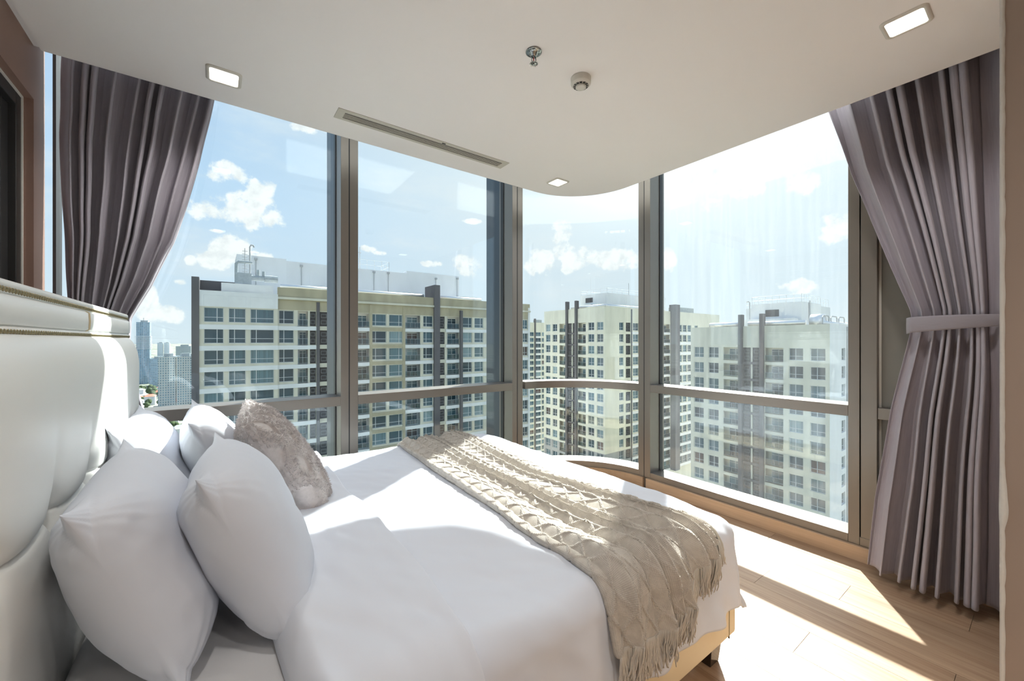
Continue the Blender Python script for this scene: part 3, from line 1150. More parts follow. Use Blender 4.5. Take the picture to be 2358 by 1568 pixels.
def drape(A, B, off=0.0, fold=1.0, seed=11):
    """lay cloth coordinates (A along the bed, B across it) over the bed; off lifts it along the surface normal"""
    da = np.maximum(A - DX1, 0)
    near = B < (DY0 + DY1) / 2
    db = np.maximum(np.where(near, DY0 - B, B - DY1), 0)
    sb = np.where(near, -1.0, 1.0)
    d = (da ** 6 + db ** 6) ** (1 / 6)
    dn = np.maximum(np.hypot(da, db), 1e-9)
    nx, nyy = da / dn, sb * db / dn
    th = np.clip(d / DR, 0, PI / 2)
    ext = np.maximum(d - DR * PI / 2, 0)
    tang = np.where(da > db, B, A) + 0.25 * np.arctan2(db, da + 1e-9)
    fl = fold * (ext / 0.25) * (0.010 * np.sin(tang * 21 + 0.8) + 0.008 * np.sin(tang * 37 + 2.0) + 0.006 * np.sin(tang * 11))
    out = DR * np.sin(th) + 0.10 * ext + fl * np.where(d > 0, 1, 0)
    drop = DR * (1 - np.cos(th)) + ext
    # softly cushioned top
    top = DTOP + 0.010 * waves(A, B, 14, 0.28, 1.0, seed) * np.exp(-ext / 0.05)
    edge = np.minimum(np.minimum(DX1 - A, B - DY0), DY1 - B)
    top = top + 0.012 * np.clip(edge / 0.5, 0, 1)
    s_, c_ = np.sin(th), np.cos(th)
    x = np.minimum(A, DX1) + nx * out + nx * s_ * off
    y = np.clip(B, DY0, DY1) + nyy * out + nyy * s_ * off
    z = top - drop + c_ * off
    return np.stack([x, y, z], -1)


OV = 0.375
A, B = np.meshgrid(np.linspace(0.150, DX1 + OV, 260), np.linspace(DY0 - OV, DY1 + OV, 320), indexing='ij')
wr_ = 0.0022 * waves(A, B, 22, 0.05, 0.16, 21, (0.9, 1.0))
P = drape(A, B, 0.0 + wr_)
P[..., 2] -= 0.03 * np.exp(-((A - 0.150) / 0.02) ** 2)
duvet = grid_obj('duvet', P, 'linen_white', None, solid=0.018)
tag(duvet, 'white duvet spread over the bed and hanging down its near side', 'duvet')
# the folded-back end of the duvet
A, B = np.meshgrid(np.linspace(0.0, 1.0, 130), np.linspace(DY0 - OV - 0.02, DY1 + OV, 320), indexing='ij')
a0 = 0.118 + 0.02 * np.sin(B * 3.0) + 0.055 * sstep(B, 1.2, 1.9)
a1 = 0.478 + 0.008 * np.sin(B * 5.1 + 1) + 0.006 * np.sin(B * 13.0)
AA = a0 + (a1 - a0) * A
prof_h = 0.040 * rnd(A * (a1 - a0), 0.045) + 0.008 * np.sin(PI * A) + 0.002
prof_h = prof_h - 0.037 * (1 - rnd((1 - A) * (a1 - a0), 0.012))
lift = -0.055 * (1 - rnd(A * (a1 - a0), 0.05))
wr2 = 0.0030 * waves(AA, B, 26, 0.05, 0.22, 31, (0.35, 0.9)) * rnd((1 - A), 0.2)
P = drape(AA, B, prof_h + wr2 + lift, seed=11)
fold = grid_obj('folded_end', P, 'linen_white', duvet, solid=0.010)

# ------------------------------------------------------------------ throw
TQ0, TQ1 = DY1 + 0.10, DY0 - 0.215      # far end .. near hanging end (cloth coordinate across the bed)
nu, nv = 420, 760
S, T = np.meshgrid(np.linspace(0, 1, nu), np.linspace(0, 1, nv), indexing='ij')
TQE = TQ1 + 0.150 * sstep(S, 0.30, 1.0) + 0.015 * np.sin(S * 21)
Bq = TQ0 + (TQE - TQ0) * T
# left and right borders as functions of the position along the throw
kb = np.array([0.50, 0.60, 0.735, 0.95, 1.21, 1.55, 1.92, 2.30, 2.60, 2.75])
le = np.interp(Bq, kb, [0.900, 0.885, 0.885, 0.905, 0.895, 0.900, 0.912, 0.940, 0.985, 1.00])
ri = np.interp(Bq, kb, [1.600, 1.590, 1.530, 1.445, 1.405, 1.405, 1.420, 1.470, 1.480, 1.48])
spread = sstep(-Bq, -1.15, -0.62)       # 0 on the bed, 1 where it hangs
NF = 8.0
phs = 2 * PI * (NF * S + 0.35 * np.sin(2 * PI * S * 2.3 + 0.6) + 0.12 * np.sin(Bq * 2.6 + S * 5))
amp = (0.0145 + 0.006 * np.sin(S * 17 + 1.0)) * (1 - 0.15 * spread) * np.clip(S / 0.05, 0.25, 1) * np.clip((1 - S) / 0.05, 0.25, 1)
w0 = ri - le
Ax = le + w0 * S + 0.006 * np.sin(2 * phs) * (1 - 0.6 * spread)
h = amp * (1 + 0.7 * spread) * (1.05 + np.sin(phs)) * 0.8 + 0.006 * (0.5 + 0.5 * np.sin(phs * 2.3 + Bq * 4)) + 0.004
# raised bobble cords in a diamond net; u, v are distances on the cloth itself
CW = 0.95
u = S * CW
v = (Bq - TQ1)
p1 = u / 0.080 + v / 0.098
p2 = u / 0.080 - v / 0.098
scl = 1.0 / math.hypot(1 / 0.080, 1 / 0.098)
d1 = np.abs(p1 - np.round(p1)) * scl
d2 = np.abs(p2 - np.round(p2)) * scl
bob1 = 0.62 + 0.38 * np.cos(2 * PI * (p2 * scl * 2.2) / 0.0135)
bob2 = 0.62 + 0.38 * np.cos(2 * PI * (p1 * scl * 2.2) / 0.0135)
cord = np.maximum(np.sqrt(np.clip(1 - (d1 / 0.0046) ** 2, 0, 1)) * bob1, np.sqrt(np.clip(1 - (d2 / 0.0046) ** 2, 0, 1)) * bob2)
h = (h + 0.008) * rnd(np.minimum(S, 1 - S), 0.035) + 0.001 + 0.0060 * cord
P = drape(Ax, Bq, h, fold=0.6)
# let the hanging end swing out a little
hang = np.clip((DY0 - 0.10 - Bq) / 0.15, 0, 1.5)
P[..., 1] -= 0.012 * hang * (1 + np.sin(phs * 0.5 + 1.0))
throw = grid_obj('throw_blanket', P, 'knit', None, uv=np.stack([u, v], -1), solid=0.003)
tag(throw, 'beige knitted throw with diamond cord pattern and fringe across the bed foot', 'blanket')
# fringe: strands that cannot be picked apart singly
fr = MB()
r2 = random.Random(4)
idxs = np.linspace(2, nu - 3, 430)
for q in idxs:
    i = int(q)
    ln = 0.105 + r2.uniform(-0.02, 0.02)
    clump = -0.014 * math.sin(q * 0.42) + 0.008 * math.sin(q * 0.11 + 1)
    dx = clump + r2.uniform(-0.007, 0.007)
    w1_, w2_ = r2.uniform(0.0, 6.28), r2.uniform(0.0, 6.28)
    tt = np.arange(9) / 8
    Aq = Ax[i, -1] + dx * tt + 0.004 * np.sin(w1_ + tt * 9) * tt
    Hq = h[i, -1] * (1 - 0.6 * tt) + 0.003 + 0.004 * tt * (1 + np.sin(w2_ + tt * 8))
    Q = drape(Aq, Bq[i, -1] + 0.004 - ln * tt, Hq, fold=0.6)
    Q[:, 1] -= 0.012 * hang[i, -1] * (1 + np.sin(phs[i, -1] * 0.5 + 1.0))
    fr.tube([tuple(p) for p in Q.tolist()], [0.0021] * 8 + [0.0013], 5)
fo = obj('fringe', fr, 'yarn', throw, smooth=True)
fo['kind'] = 'stuff'


# ------------------------------------------------------------------ pillows
def rot_basis(tilt, yaw, roll=0.0):
    """long axis along Y, upright axis leaning back by tilt towards -X"""
    n = Vector((math.cos(tilt), 0, math.sin(tilt)))
    w = Vector((-math.sin(tilt), 0, math.cos(tilt)))
    l = Vector((0, 1, 0))
    l2 = l * math.cos(roll) + w * math.sin(roll)
    w2 = w * math.cos(roll) - l * math.sin(roll)
    cz, sz = math.cos(yaw), math.sin(yaw)
    f = lambda q: Vector((q.x * cz - q.y * sz, q.x * sz + q.y * cz, q.z))
    return f(l2), f(w2), f(n)


def pillow_points(L, W, T, seed, nu=110, nv=90, k=0.055, pw=2.7, ex=0.50, wrinkle=1.0):
    th = np.linspace(-PI / 2, PI / 2, nu)
    u1 = np.sin(np.linspace(-PI / 2, PI / 2, nu))
    v1 = np.sin(np.linspace(-PI / 2, PI / 2, nv))
    sheets = []
    for side in (1, -1):
        U, V = np.meshgrid(u1, v1, indexing='ij')
        x = L / 2 * U * (1 - k * (1 - V ** 2) * U ** 2)
        y = W / 2 * V * (1 - k * (1 - U ** 2) * V ** 2)
        ear = 1 + 0.055 * (np.abs(U) * np.abs(V)) ** 10
        x, y = x * ear, y * ear
        rr_ = (np.abs(U) ** 6 + np.abs(V) ** 6) ** (1 / 6)
        t = 0.38 * (1 - rr_ ** pw).clip(0, 1) ** ex + 0.62 * ((1 - np.abs(U) ** pw) * (1 - np.abs(V) ** pw)).clip(0, 1) ** ex
        # wrinkles gather towards the seams and corners
        edge = np.maximum(np.abs(U), np.abs(V))
        cr = (np.abs(U) * np.abs(V)) ** 2
        ang = np.arctan2(np.abs(V) - 1.05, np.abs(U) - 1.05)
        wv = waves(x, y, 16, 0.10, 0.35, seed + (0 if side > 0 else 50)) * 0.006
        wv += waves(x, y, 14, 0.03, 0.09, seed + 7) * 0.0022 * sstep(edge, 0.45, 0.95)
        wv += 0.004 * cr * np.sin(ang * 26 + seed)
        z = side * (T / 2 * t + wrinkle * wv * t ** 0.5)
        sheets.append(np.stack([x, y, z], -1))
    top, bot = sheets
    # go round: top sheet then bottom sheet mirrored so the seam closes
    return np.concatenate([top, bot[:, ::-1][:, 1:]], 1)


def place(P, c, basis, zmin=None, shear=0.0):
    l, w, n = [np.array(q) for q in basis]
    Q = P[..., :1] * l + P[..., 1:2] * w + P[..., 2:3] * n + np.array(c)
    if zmin is not None:
        low = Q[..., 2] < zmin
        Q[..., 2] = np.where(low, zmin + (Q[..., 2] - zmin) * 0.04, Q[..., 2])
    return Q


def pillow(c, L, W, T, tilt, yaw, roll, seed, label, zmin=ZM + 0.012, **kw):
    P = place(pillow_points(L, W, T, seed, **kw), c, rot_basis(math.radians(tilt), math.radians(yaw), math.radians(roll)), zmin)
    o = grid_obj('pillow', P, 'linen_white')
    return tag(o, label, 'pillow', 'white pillows at the head of the bed')


pillow((-0.138, 1.375, 0.775), 0.61, 0.45, 0.235, 22, 0, 1, 3, 'plump white pillow nearest the camera leaning on the tufted headboard')
pillow((0.080, 1.385, 0.770), 0.61, 0.47, 0.235, 24, -2, -2, 12, 'plump white pillow in front of the nearest pillow with its corner on the duvet fold')
pillow((-0.185, 2.150, 0.782), 0.64, 0.48, 0.20, 24, 0, -1, 25, 'sunlit white pillow at the far side of the bed against the headboard')
pillow((0.020, 2.180, 0.782), 0.64, 0.48, 0.20, 26, 1, 1, 38, 'white pillow on the far side half hidden behind the grey cushion')

# plush cushion: flat diamond patches between tufts of fur
CS = 0.50
PP = pillow_points(CS, CS, 0.17, 61, nu=170, nv=150, k=0.03, pw=3.0, ex=0.55, wrinkle=0.5)
n_top = 150


def cushion_mask(x, y):
    a = (x + 0.62 * y) / 0.125
    b = (x - 0.62 * y) / 0.125
    fa, fb = np.abs(a - np.round(a)), np.abs(b - np.round(b))
    # 1 on fluffy ridges, 0 on the flat diamonds
    return 1 - sstep(np.minimum(fa, fb), 0.19, 0.24)


mk = cushion_mask(PP[..., 0], PP[..., 1])
nzv = 0.5 + 0.5 * waves(PP[..., 0], PP[..., 1], 30, 0.008, 0.03, 77)
sgn = np.ones(PP.shape[1])
sgn[n_top:] = -1
PP[..., 2] += sgn[None, :] * mk * (0.009 + 0.004 * nzv) * (np.abs(PP[..., 2]) > 0.004)
cb_ = rot_basis(math.radians(33), math.radians(-6), math.radians(4))
cu = place(PP, (0.230, 1.930, 0.800), cb_, DTOP + 0.038)
cushion = grid_obj('cushion', cu, 'plush_short')
tag(cushion, 'fluffy grey plush cushion with a diamond pattern leaning on the white pillows', 'cushion')
# fur
m_, n_ = cu.shape[:2]
du = np.roll(cu, -1, 0) - np.roll(cu, 1, 0)
dv = np.roll(cu, -1, 1) - np.roll(cu, 1, 1)
nr = np.cross(du, dv)
nr /= np.maximum(np.linalg.norm(nr, axis=-1, keepdims=True), 1e-9)
cen = cu.reshape(-1, 3).mean(0)
flip = np.sign(((cu - cen) * nr).sum(-1, keepdims=True))
nr = nr * flip
area = np.linalg.norm(np.cross(du, dv), axis=-1)
area[0] = area[-1] = 0
wgt = area * (mk > 0.5)
wgt = (wgt / wgt.sum()).ravel()
pick = rng.choice(m_ * n_, 26000, p=wgt)
base_p = cu.reshape(-1, 3)[pick]
base_n = nr.reshape(-1, 3)[pick]
mkp = mk.ravel()[pick]
jit = rng.normal(0, 0.0016, base_p.shape)
tdir = rng.normal(0, 1, base_p.shape)
lean = np.stack([waves(base_p[:, 1], base_p[:, 2], 10, 0.02, 0.08, 5), waves(base_p[:, 0], base_p[:, 2], 10, 0.02, 0.08, 6), waves(base_p[:, 0], base_p[:, 1], 10, 0.02, 0.08, 8)], -1)
dirn = base_n + 0.35 * tdir * 0.5 + 0.8 * lean + np.array([0, 0, -0.25])
dirn /= np.linalg.norm(dirn, axis=-1, keepdims=True)
ln = (0.004 + 0.007 * rng.random(len(mkp)))[:, None]
side = np.cross(dirn, rng.normal(0, 1, dirn.shape))
side /= np.maximum(np.linalg.norm(side, axis=-1, keepdims=True), 1e-9)
b0 = base_p + jit - base_n * 0.001
wdt = 0.0011
V4 = np.stack([b0 - side * wdt, b0 + side * wdt, b0 + dirn * ln * 0.6 + side * wdt * 0.8, b0 + dirn * ln + lean * 0.003, b0 + dirn * ln * 0.6 - side * wdt * 0.8], 1).reshape(-1, 3)
furm = MB()
furm.v = [tuple(q) for q in V4.tolist()]
furm.f = [(5 * i, 5 * i + 1, 5 * i + 2, 5 * i + 3, 5 * i + 4) for i in range(len(pick))]
furm.mi = [0] * len(furm.f)
fur = obj('fur', furm, 'plush', cushion)
fur['kind'] = 'stuff'


# ================================================================== curtains
def curtain(name, along, mean, zs, e0, e1, amps, nf, seed, label, swap=False, means=None):
    """cloth gathered between two edge curves e0(z), e1(z) along the wall; folds run in depth"""
    r = np.random.default_rng(seed)
    nu, nv = 620, 150
    S, T = np.meshgrid(np.linspace(0, 1, nu), np.linspace(0, 1, nv), indexing='ij')
    zt, zb = zs
    Zz = zt + (zb - zt) * T
    order = np.argsort(e0[0])
    a = np.interp(Zz, np.array(e0[0])[order], np.array(e0[1])[order])
    order = np.argsort(e1[0])
    b = np.interp(Zz, np.array(e1[0])[order], np.array(e1[1])[order])
    am = np.interp(Zz, amps[0], amps[1])
    mn = np.interp(Zz, *means) if means else mean
    # uneven pleats
    knots = np.cumsum(r.uniform(0.30, 1.8, nf + 1))
    knots = (knots - knots[0]) / (knots[-1] - knots[0])
    ph = 2 * PI * np.interp(S, knots, np.arange(nf + 1))
    wob = 0.5 * waves(S * 3, Zz * 0.45, 10, 0.5, 2.0, seed + 3)
    ph2 = ph + wob * 0.8
    hf = np.interp(S, knots, r.uniform(0.55, 1.15, nf + 1))
    shp = np.sin(ph2)
    shp = np.sign(shp) * np.abs(shp) ** 0.9
    depth = am * hf * (shp + 0.22 * np.sin(2 * ph2 + 1.3) + 0.12 * np.sin(3.0 * ph2 + seed))
    wid = np.abs(b - a) / nf
    lat = 0.26 * wid * np.sin(2 * ph2) * np.sign(b - a)
    al = a + (b - a) * S + lat + 0.004 * waves(S * 2, Zz, 8, 0.3, 1.2, seed + 9)
    dp = mn + depth
    P = np.stack([dp, al, Zz], -1) if swap else np.stack([al, dp, Zz], -1)
    uv = np.stack([S * 2.4, T * 2.6], -1)
    o = grid_obj(name, P, 'curtain_cloth', None, uv=uv, solid=0.0025)
    return o


cr_ = curtain('curtain', 'y', 2.93, (2.90, 0.055),
              ([2.90, 2.661, 2.257, 1.455, 1.39, 1.263, 0.929, 0.438, 0.055], [0.815, 0.801, 0.704, 0.456, 0.450, 0.471, 0.530, 0.594, 0.630]),
              ([2.90, 1.60, 1.39, 1.20, 0.055], [0.095, 0.115, 0.125, 0.115, 0.095]),
              ([0.055, 0.6, 1.15, 1.39, 1.65, 2.3, 2.9], [0.070, 0.062, 0.042, 0.034, 0.046, 0.060, 0.060]), 9, 5, '', swap=True,
              means=([0.055, 0.6, 1.39, 2.0, 2.9], [2.885, 2.895, 2.925, 2.93, 2.93]))
tag(cr_, 'grey-mauve curtain tied back beside the taupe wall on the right', 'curtain', 'grey curtains')
# tie-back band round the gathered cloth
tb = []
for i in range(61):
    t_ = i / 60
    y = 0.478 - 0.40 * t_
    x = 2.925 - 0.062 * math.sin(PI * min(1.0, 0.16 + t_ * 0.9)) ** 0.7 - 0.004
    if i < 5:
        x = 2.995 - (2.995 - x) * (i / 5.0) ** 0.6
    zt_ = 1.418 + 0.006 * math.sin(PI * t_)
    zb_ = 1.334 + 0.038 * t_ ** 0.8
    tb.append([(x - 0.004 * math.sin(PI * q), y, zb_ + (zt_ - zb_) * q) for q in np.linspace(0, 1, 9)])
tbP = np.array(tb)
uvt = np.stack(np.meshgrid(np.linspace(0, 1, 61), np.linspace(0, 1, 9), indexing='ij'), -1)
grid_obj('tie_band', tbP, 'tie_cloth', cr_, uv=uvt, solid=0.006)

cl_ = curtain('curtain', 'x', 2.83, (2.90, 0.055),
              ([2.90, 2.66, 2.302, 1.891, 1.497, 1.20, 0.7, 0.055], [-0.605, -0.608, -0.615, -0.601, -0.579, -0.560, -0.58, -0.62]),
              ([2.90, 2.66, 2.302, 1.826, 1.584, 1.414, 1.18, 1.038, 0.806, 0.055], [0.02, -0.007, -0.075, -0.186, -0.274, -0.350, -0.365, -0.328, -0.275, -0.15]),
              ([0.055, 0.6, 1.0, 1.2, 1.65, 2.3, 2.9], [0.060, 0.05, 0.040, 0.032, 0.046, 0.056, 0.058]), 10, 23, '')
tag(cl_, 'dark grey-mauve curtain gathered behind the headboard on the left', 'curtain', 'grey curtains')

# ================================================================== buildings outside
GZ = -95.0
FLOOR_H = 2.97
_wm = {}


def window_mesh(w, h, split=0.34, low=0.33, bars=None):
    key = (round(w, 2), round(h, 2), round(split, 2), low)
    if key in _wm:
        return _wm[key]
    b, dp = 0.075, 0.10
    m = MB()
    m.box(0, 0, 0, w, dp, b)
    m.box(0, 0, h - b, w, dp, h)
    m.box(0, 0, b, b, dp, h - b)
    m.box(w - b, 0, b, w, dp, h - b)
    if split:
        m.box(w * split - b * .6, 0.01, b, w * split + b * .6, dp - .01, h - b)
    if low:
        m.box(b, 0.015, h * low - b * .45, w - b, dp - .015, h * low + b * .45)
    fr_me = make_mesh('window', m, 'alu')
    p = MB().box(b * .5, 0.045, b * .5, w - b * .5, 0.060, h - b * .5)
    _wm[key] = (fr_me, make_mesh('pane', p, 'building_glass'))
    return _wm[key]


class Face:
    """one facade. local x runs to the right as seen from outside, local y inwards, z up"""

    def __init__(self, root, origin, side):
        self.root = root
        self.o = Vector((origin[0], origin[1], 0))
        self.rz = 0.0 if side == 'S' else -PI / 2     # 'S' faces -Y, 'W' faces -X

    def w(self, x, y, z):
        c, s = math.cos(self.rz), math.sin(self.rz)
        return (self.o.x + x * c - y * s, self.o.y + x * s + y * c, z)

    def mesh(self, name, mb, mat, parent=None, **kw):
        mb.v = [self.w(*p) for p in mb.v]
        return obj(name, mb, mat, parent or self.root, **kw)

    def wall(self, x0, x1, z0, z1, holes, mat, name='wall', depth=0.30, y=0.0):
        xs = sorted({x0, x1, *[h[0] for h in holes], *[h[1] for h in holes]})
        zs = sorted({z0, z1, *[h[2] for h in holes], *[h[3] for h in holes]})
        xs = [v for v in xs if x0 <= v <= x1]
        zs = [v for v in zs if z0 <= v <= z1]
        m = MB()
        # merge vertically: per column of cells emit runs
        for i in range(len(xs) - 1):
            xa, xb = xs[i], xs[i + 1]
            xm = (xa + xb) / 2
            run = None
            for j in range(len(zs) - 1):
                zm = (zs[j] + zs[j + 1]) / 2
                hole = any(h[0] < xm < h[1] and h[2] < zm < h[3] for h in holes)
                if not hole:
                    run = (run[0], zs[j + 1]) if run else (zs[j], zs[j + 1])
                if (hole or j == len(zs) - 2) and run:
                    m.quad((xa, y, run[0]), (xb, y, run[0]), (xb, y, run[1]), (xa, y, run[1]))
                    run = None
        for a, b, c, d in holes:
            e = y + depth
            m.quad((a, y, c), (a, e, c), (b, e, c), (b, y, c))
            m.quad((a, y, d), (b, y, d), (b, e, d), (a, e, d))
            m.quad((a, y, c), (a, y, d), (a, e, d), (a, e, c))
            m.quad((b, y, c), (b, e, c), (b, e, d), (b, y, d))
        m.quad((x0, y, z1), (x1, y, z1), (x1, y + depth, z1), (x0, y + depth, z1))
        return self.mesh(name, m, mat)

    def window(self, x0, x1, z0, z1, split=0.34, low=0.33, y=0.22):
        fm_, pm = window_mesh(x1 - x0, z1 - z0, split, low)
        o = put('window', fm_, self.root, self.w(x0, y, z0), self.rz)
        sub('pane', pm, o)
        return o

    def balcony(self, x0, x1, z0, z1, mat, dep=1.25, door=(0.25, 0.95), rail='glass'):
        key = ('bal', round(x1 - x0, 2), round(z1 - z0, 2), mat)
        if key not in _wm:
            w, h = x1 - x0, z1 - z0
            m = MB()
            m.quad((0, dep, 0), (w, dep, 0), (w, dep, h), (0, dep, h))
            m.box(0, 0.0, -0.12, w, dep, 0.0)
            me = make_mesh('balcony', m, mat)
            d0, d1 = w * door[0], w * door[1]
            m = MB()
            b = 0.07
            m.box(d0, dep - 0.08, 0, d0 + b, dep - 0.02, h * 0.88)
            m.box(d1 - b, dep - 0.08, 0, d1, dep - 0.02, h * 0.88)
            m.box(d0, dep - 0.08, h * 0.88 - b, d1, dep - 0.02, h * 0.88)
            m.box((d0 + d1) / 2 - b / 2, dep - 0.08, 0, (d0 + d1) / 2 + b / 2, dep - 0.02, h * 0.88)
            m.box(d0, dep - 0.08, h * 0.70, d1, dep - 0.03, h * 0.70 + b * 0.8)
            m.cur = 1
            m.box(d0 + 0.02, dep - 0.05, 0, d1 - 0.02, dep - 0.03, h * 0.88 - 0.02)
            dme = make_mesh('balcony_door', m, ['alu', 'building_glass'])
            m = MB()
            m.tube([(0.0, 0.06, 0.98), (w, 0.06, 0.98)], 0.035, 6)
            m.tube([(0.0, 0.06, 0.10), (w, 0.06, 0.10)], 0.025, 6)
            nb = max(2, int(w / 0.95))
            for i in range(nb + 1):
                xx = 0.03 + (w - 0.06) * i / nb
                m.box(xx - 0.02, 0.04, 0.0, xx + 0.02, 0.08, 0.98)
            m.cur = 1
            m.box(0.03, 0.055, 0.12, w - 0.03, 0.065, 0.96)
            rme = make_mesh('railing', m, ['pipe_grey', 'rail_glass'])
            _wm[key] = (me, dme, rme)
        me, dme, rme = _wm[key]
        o = put('balcony', me, self.root, self.w(x0, 0.0, z0), self.rz)
        sub('balcony_door', dme, o)
        sub('railing', rme, o)
        return o

    def louvre(self, x0, x1, z0, z1, boxes=2, post='wall_sage'):
        """plant recess with slatted screens and outdoor units"""
        key = ('lou', round(x1 - x0, 2), round(z1 - z0, 2), boxes, post)
        if key not in _wm:
            w, h = x1 - x0, z1 - z0
            m = MB()
            m.quad((0, 0.28, 0), (w, 0.28, 0), (w, 0.28, h), (0, 0.28, h))
            ns = int(h / 0.17)
            for i in range(ns):
                zz = h * (i + 0.5) / ns
                m.box(0, 0.20, zz - 0.035, w, 0.25, zz + 0.035)
            m.cur = 1
            for i in range(boxes):
                cx_ = w * (i + 0.5) / boxes
                bw = min(0.42, w / boxes * 0.36)
                for zc in (h * 0.28, h * 0.72):
                    m.box(cx_ - bw, 0.10, zc - 0.30, cx_ + bw, 0.20, zc - 0.24)
                    m.box(cx_ - bw, 0.10, zc + 0.24, cx_ + bw, 0.20, zc + 0.30)
                    m.box(cx_ - bw, 0.10, zc - 0.24, cx_ - bw + 0.06, 0.20, zc + 0.24)
                    m.box(cx_ + bw - 0.06, 0.10, zc - 0.24, cx_ + bw, 0.20, zc + 0.24)
            m.cur = 2
            for i in range(1, boxes):
                m.box(w * i / boxes - 0.14, 0.05, 0, w * i / boxes + 0.14, 0.22, h)
            _wm[key] = make_mesh('louvre', m, ['louvre_dark', 'unit_grey', post])
        return put('louvre', _wm[key], self.root, self.w(x0, 0.0, z0), self.rz)

    def box(self, name, x0, x1, y0, y1, z0, z1, mat, parent=None, bevel=0.0):
        return self.mesh(name, MB().box(x0, y0, z0, x1, y1, z1), mat, parent)

    def railing(self, pts, z, h=1.1, step=1.3, name='roof_railing', parent=None):
        m = MB()
        for a, b in zip(pts[:-1], pts[1:]):
            a, b = Vector((*a, 0)), Vector((*b, 0))
            L = (b - a).length
            for zz in (z + h, z + h * 0.5):
                m.tube([(a.x, a.y, zz), (b.x, b.y, zz)], 0.030, 5)
            k = max(1, int(L / step))
            for i in range(k + 1):
                p = a.lerp(b, i / k)
                m.tube([(p.x, p.y, z), (p.x, p.y, z + h)], 0.030, 5)
        return self.mesh(name, m, 'alu', parent)


glass_mat('rail_glass', (0.55, 0.68, 0.70), dirt=0.0)


# ------------------------------------------------------------------ long block opposite the left windows
A = empty('apartment_building', (25, 78, GZ), 'long apartment block with white floor bands opposite the left window', 'building')
fa = Face(A, (0, 70), 'S')
f1 = Face(A, (0, 69.6), 'S')
ROWS_A = [5.90 - FLOOR_H * k for k in range(0, 11)]
ZA0 = 5.90 - FLOOR_H * 10 - 2.6
WH = 2.02
# projecting end bay
h1 = []
for zt in ROWS_A:
    for a, b in ((-1.40, 0.82), (1.39, 3.42), (3.98, 6.95)):
        h1.append((a, b, zt - WH, zt))
f1.wall(-1.92, 7.46, ZA0, 6.05, h1, 'wall_cream')
for zt in ROWS_A:
    f1.window(-1.40, 0.82, zt - WH, zt, 0.66)
    f1.window(1.39, 3.42, zt - WH, zt, 0.34)
    f1.window(3.98, 6.95, zt - WH, zt, 0.25)
    f1.box('floor_band', -1.92, 7.46, -0.07, 0.30, zt - WH - 1.02, zt - WH - 0.36, 'wall_band')
f1.box('parapet', -1.92, 7.46, -0.02, 0.35, 6.05, 8.25, 'wall_band')
for a, b in ((-1.40, 0.82), (1.39, 3.42), (3.98, 6.95)):
    m = MB()
    for q in ((a - 0.04, 6.1, a, 7.65), (b, 6.1, b + 0.04, 7.65), (a, 7.6, b, 7.65)):
        m.box(q[0], -0.05, q[1], q[2], -0.01, q[3])
    f1.mesh('panel_moulding', m, 'wall_plain')
f1.box('penthouse', 0.55, 6.95, 1.2, 6.0, 8.0, 9.6, 'wall_band')
f1.box('end_wall', -2.74, -1.90, -0.15, 14.0, GZ, 10.0, 'wall_dark')
f1.box('roof_wall', -1.9, 2.2, 3.0, 3.4, 8.0, 9.95, 'wall_dark')
# long recessed run
cols = [('w', 7.63, 9.65, .34), ('b', 10.18, 11.62), ('l', 11.90, 12.78, 1), ('l', 13.30, 15.9, 2), ('w', 16.6, 18.4, .5), ('b', 18.9, 21.14),
        ('w', 21.66, 24.12, .25), ('w', 24.61, 27.05, .75), ('b', 27.57, 30.48), ('w', 31.06, 33.02, .34), ('l', 34.25, 35.46, 1), ('b', 35.99, 38.6),
        ('w', 39.29, 41.58, .7), ('w', 42.17, 44.29, .7), ('w', 45.2, 47.4, .34), ('b', 48.2, 50.8), ('w', 51.6, 53.7, .34), ('w', 54.60, 55.99, .5)]
holes = []
for zt in ROWS_A:
    for c in cols:
        zb = zt - WH if c[0] == 'w' else zt - WH - 0.30
        holes.append((c[1], c[2], zb, zt))
fa.wall(7.46, 56.5, ZA0, 7.70, holes, 'wall_cream')
for ri_, zt in enumerate(ROWS_A):
    for c in cols:
        if c[0] == 'w':
            fa.window(c[1], c[2], zt - WH, zt, c[3])
        elif c[0] == 'b':
            fa.balcony(c[1], c[2], zt - WH - 0.30, zt, 'wall_plain')
        else:
            fa.louvre(c[1], c[2], zt - WH - 0.30, zt, c[3], 'wall_cream')
    for a, b in ((7.46, 12.83), (15.95, 21.16), (27.52, 33.08), (35.70, 38.64), (39.25, 56.5)):
        fa.box('floor_band', a, b, -0.10, 0.28, zt - WH - 1.00, zt - WH - 0.38, 'wall_band')
# olive frame round two window columns
m = MB()
for a, b in ((21.17, 21.62), (27.07, 27.50)):
    m.box(a, -0.16, ZA0, b, 0.10, 7.4)
fa.mesh('olive_frame', m, 'wall_olive')
for zt in ROWS_A:
    fa.box('olive_beam', 21.62, 27.07, -0.12, 0.10, zt - WH - 0.86, zt - WH - 0.28, 'wall_olive')
fa.box('attic', 7.46, 56.5, -0.04, 0.30, 6.02, 7.58, 'wall_olive')
fa.box('cornice', 7.46, 56.5, -0.42, 0.40, 7.58, 7.92, 'wall_cream')
fa.box('parapet', 7.46, 56.5, -0.10, 0.40, 7.92, 9.40, 'wall_olive')
fa.box('pier', 12.83, 13.28, -0.25, 0.30, ZA0, 7.4, 'wall_dark')
fa.box('fin_wall', 33.08, 34.23, -0.55, 3.8, ZA0, 11.8, 'wall_dark')
fa.box('fin_wall', 38.67, 39.23, -0.45, 0.30, ZA0, 7.2, 'wall_dark')
fa.box('end_pier', 55.99, 56.55, -0.12, 0.30, ZA0, 8.6, 'wall_band')
fa.box('core', -1.9, 56.4, 1.6, 16.0, GZ, 8.3, 'wall_plain')
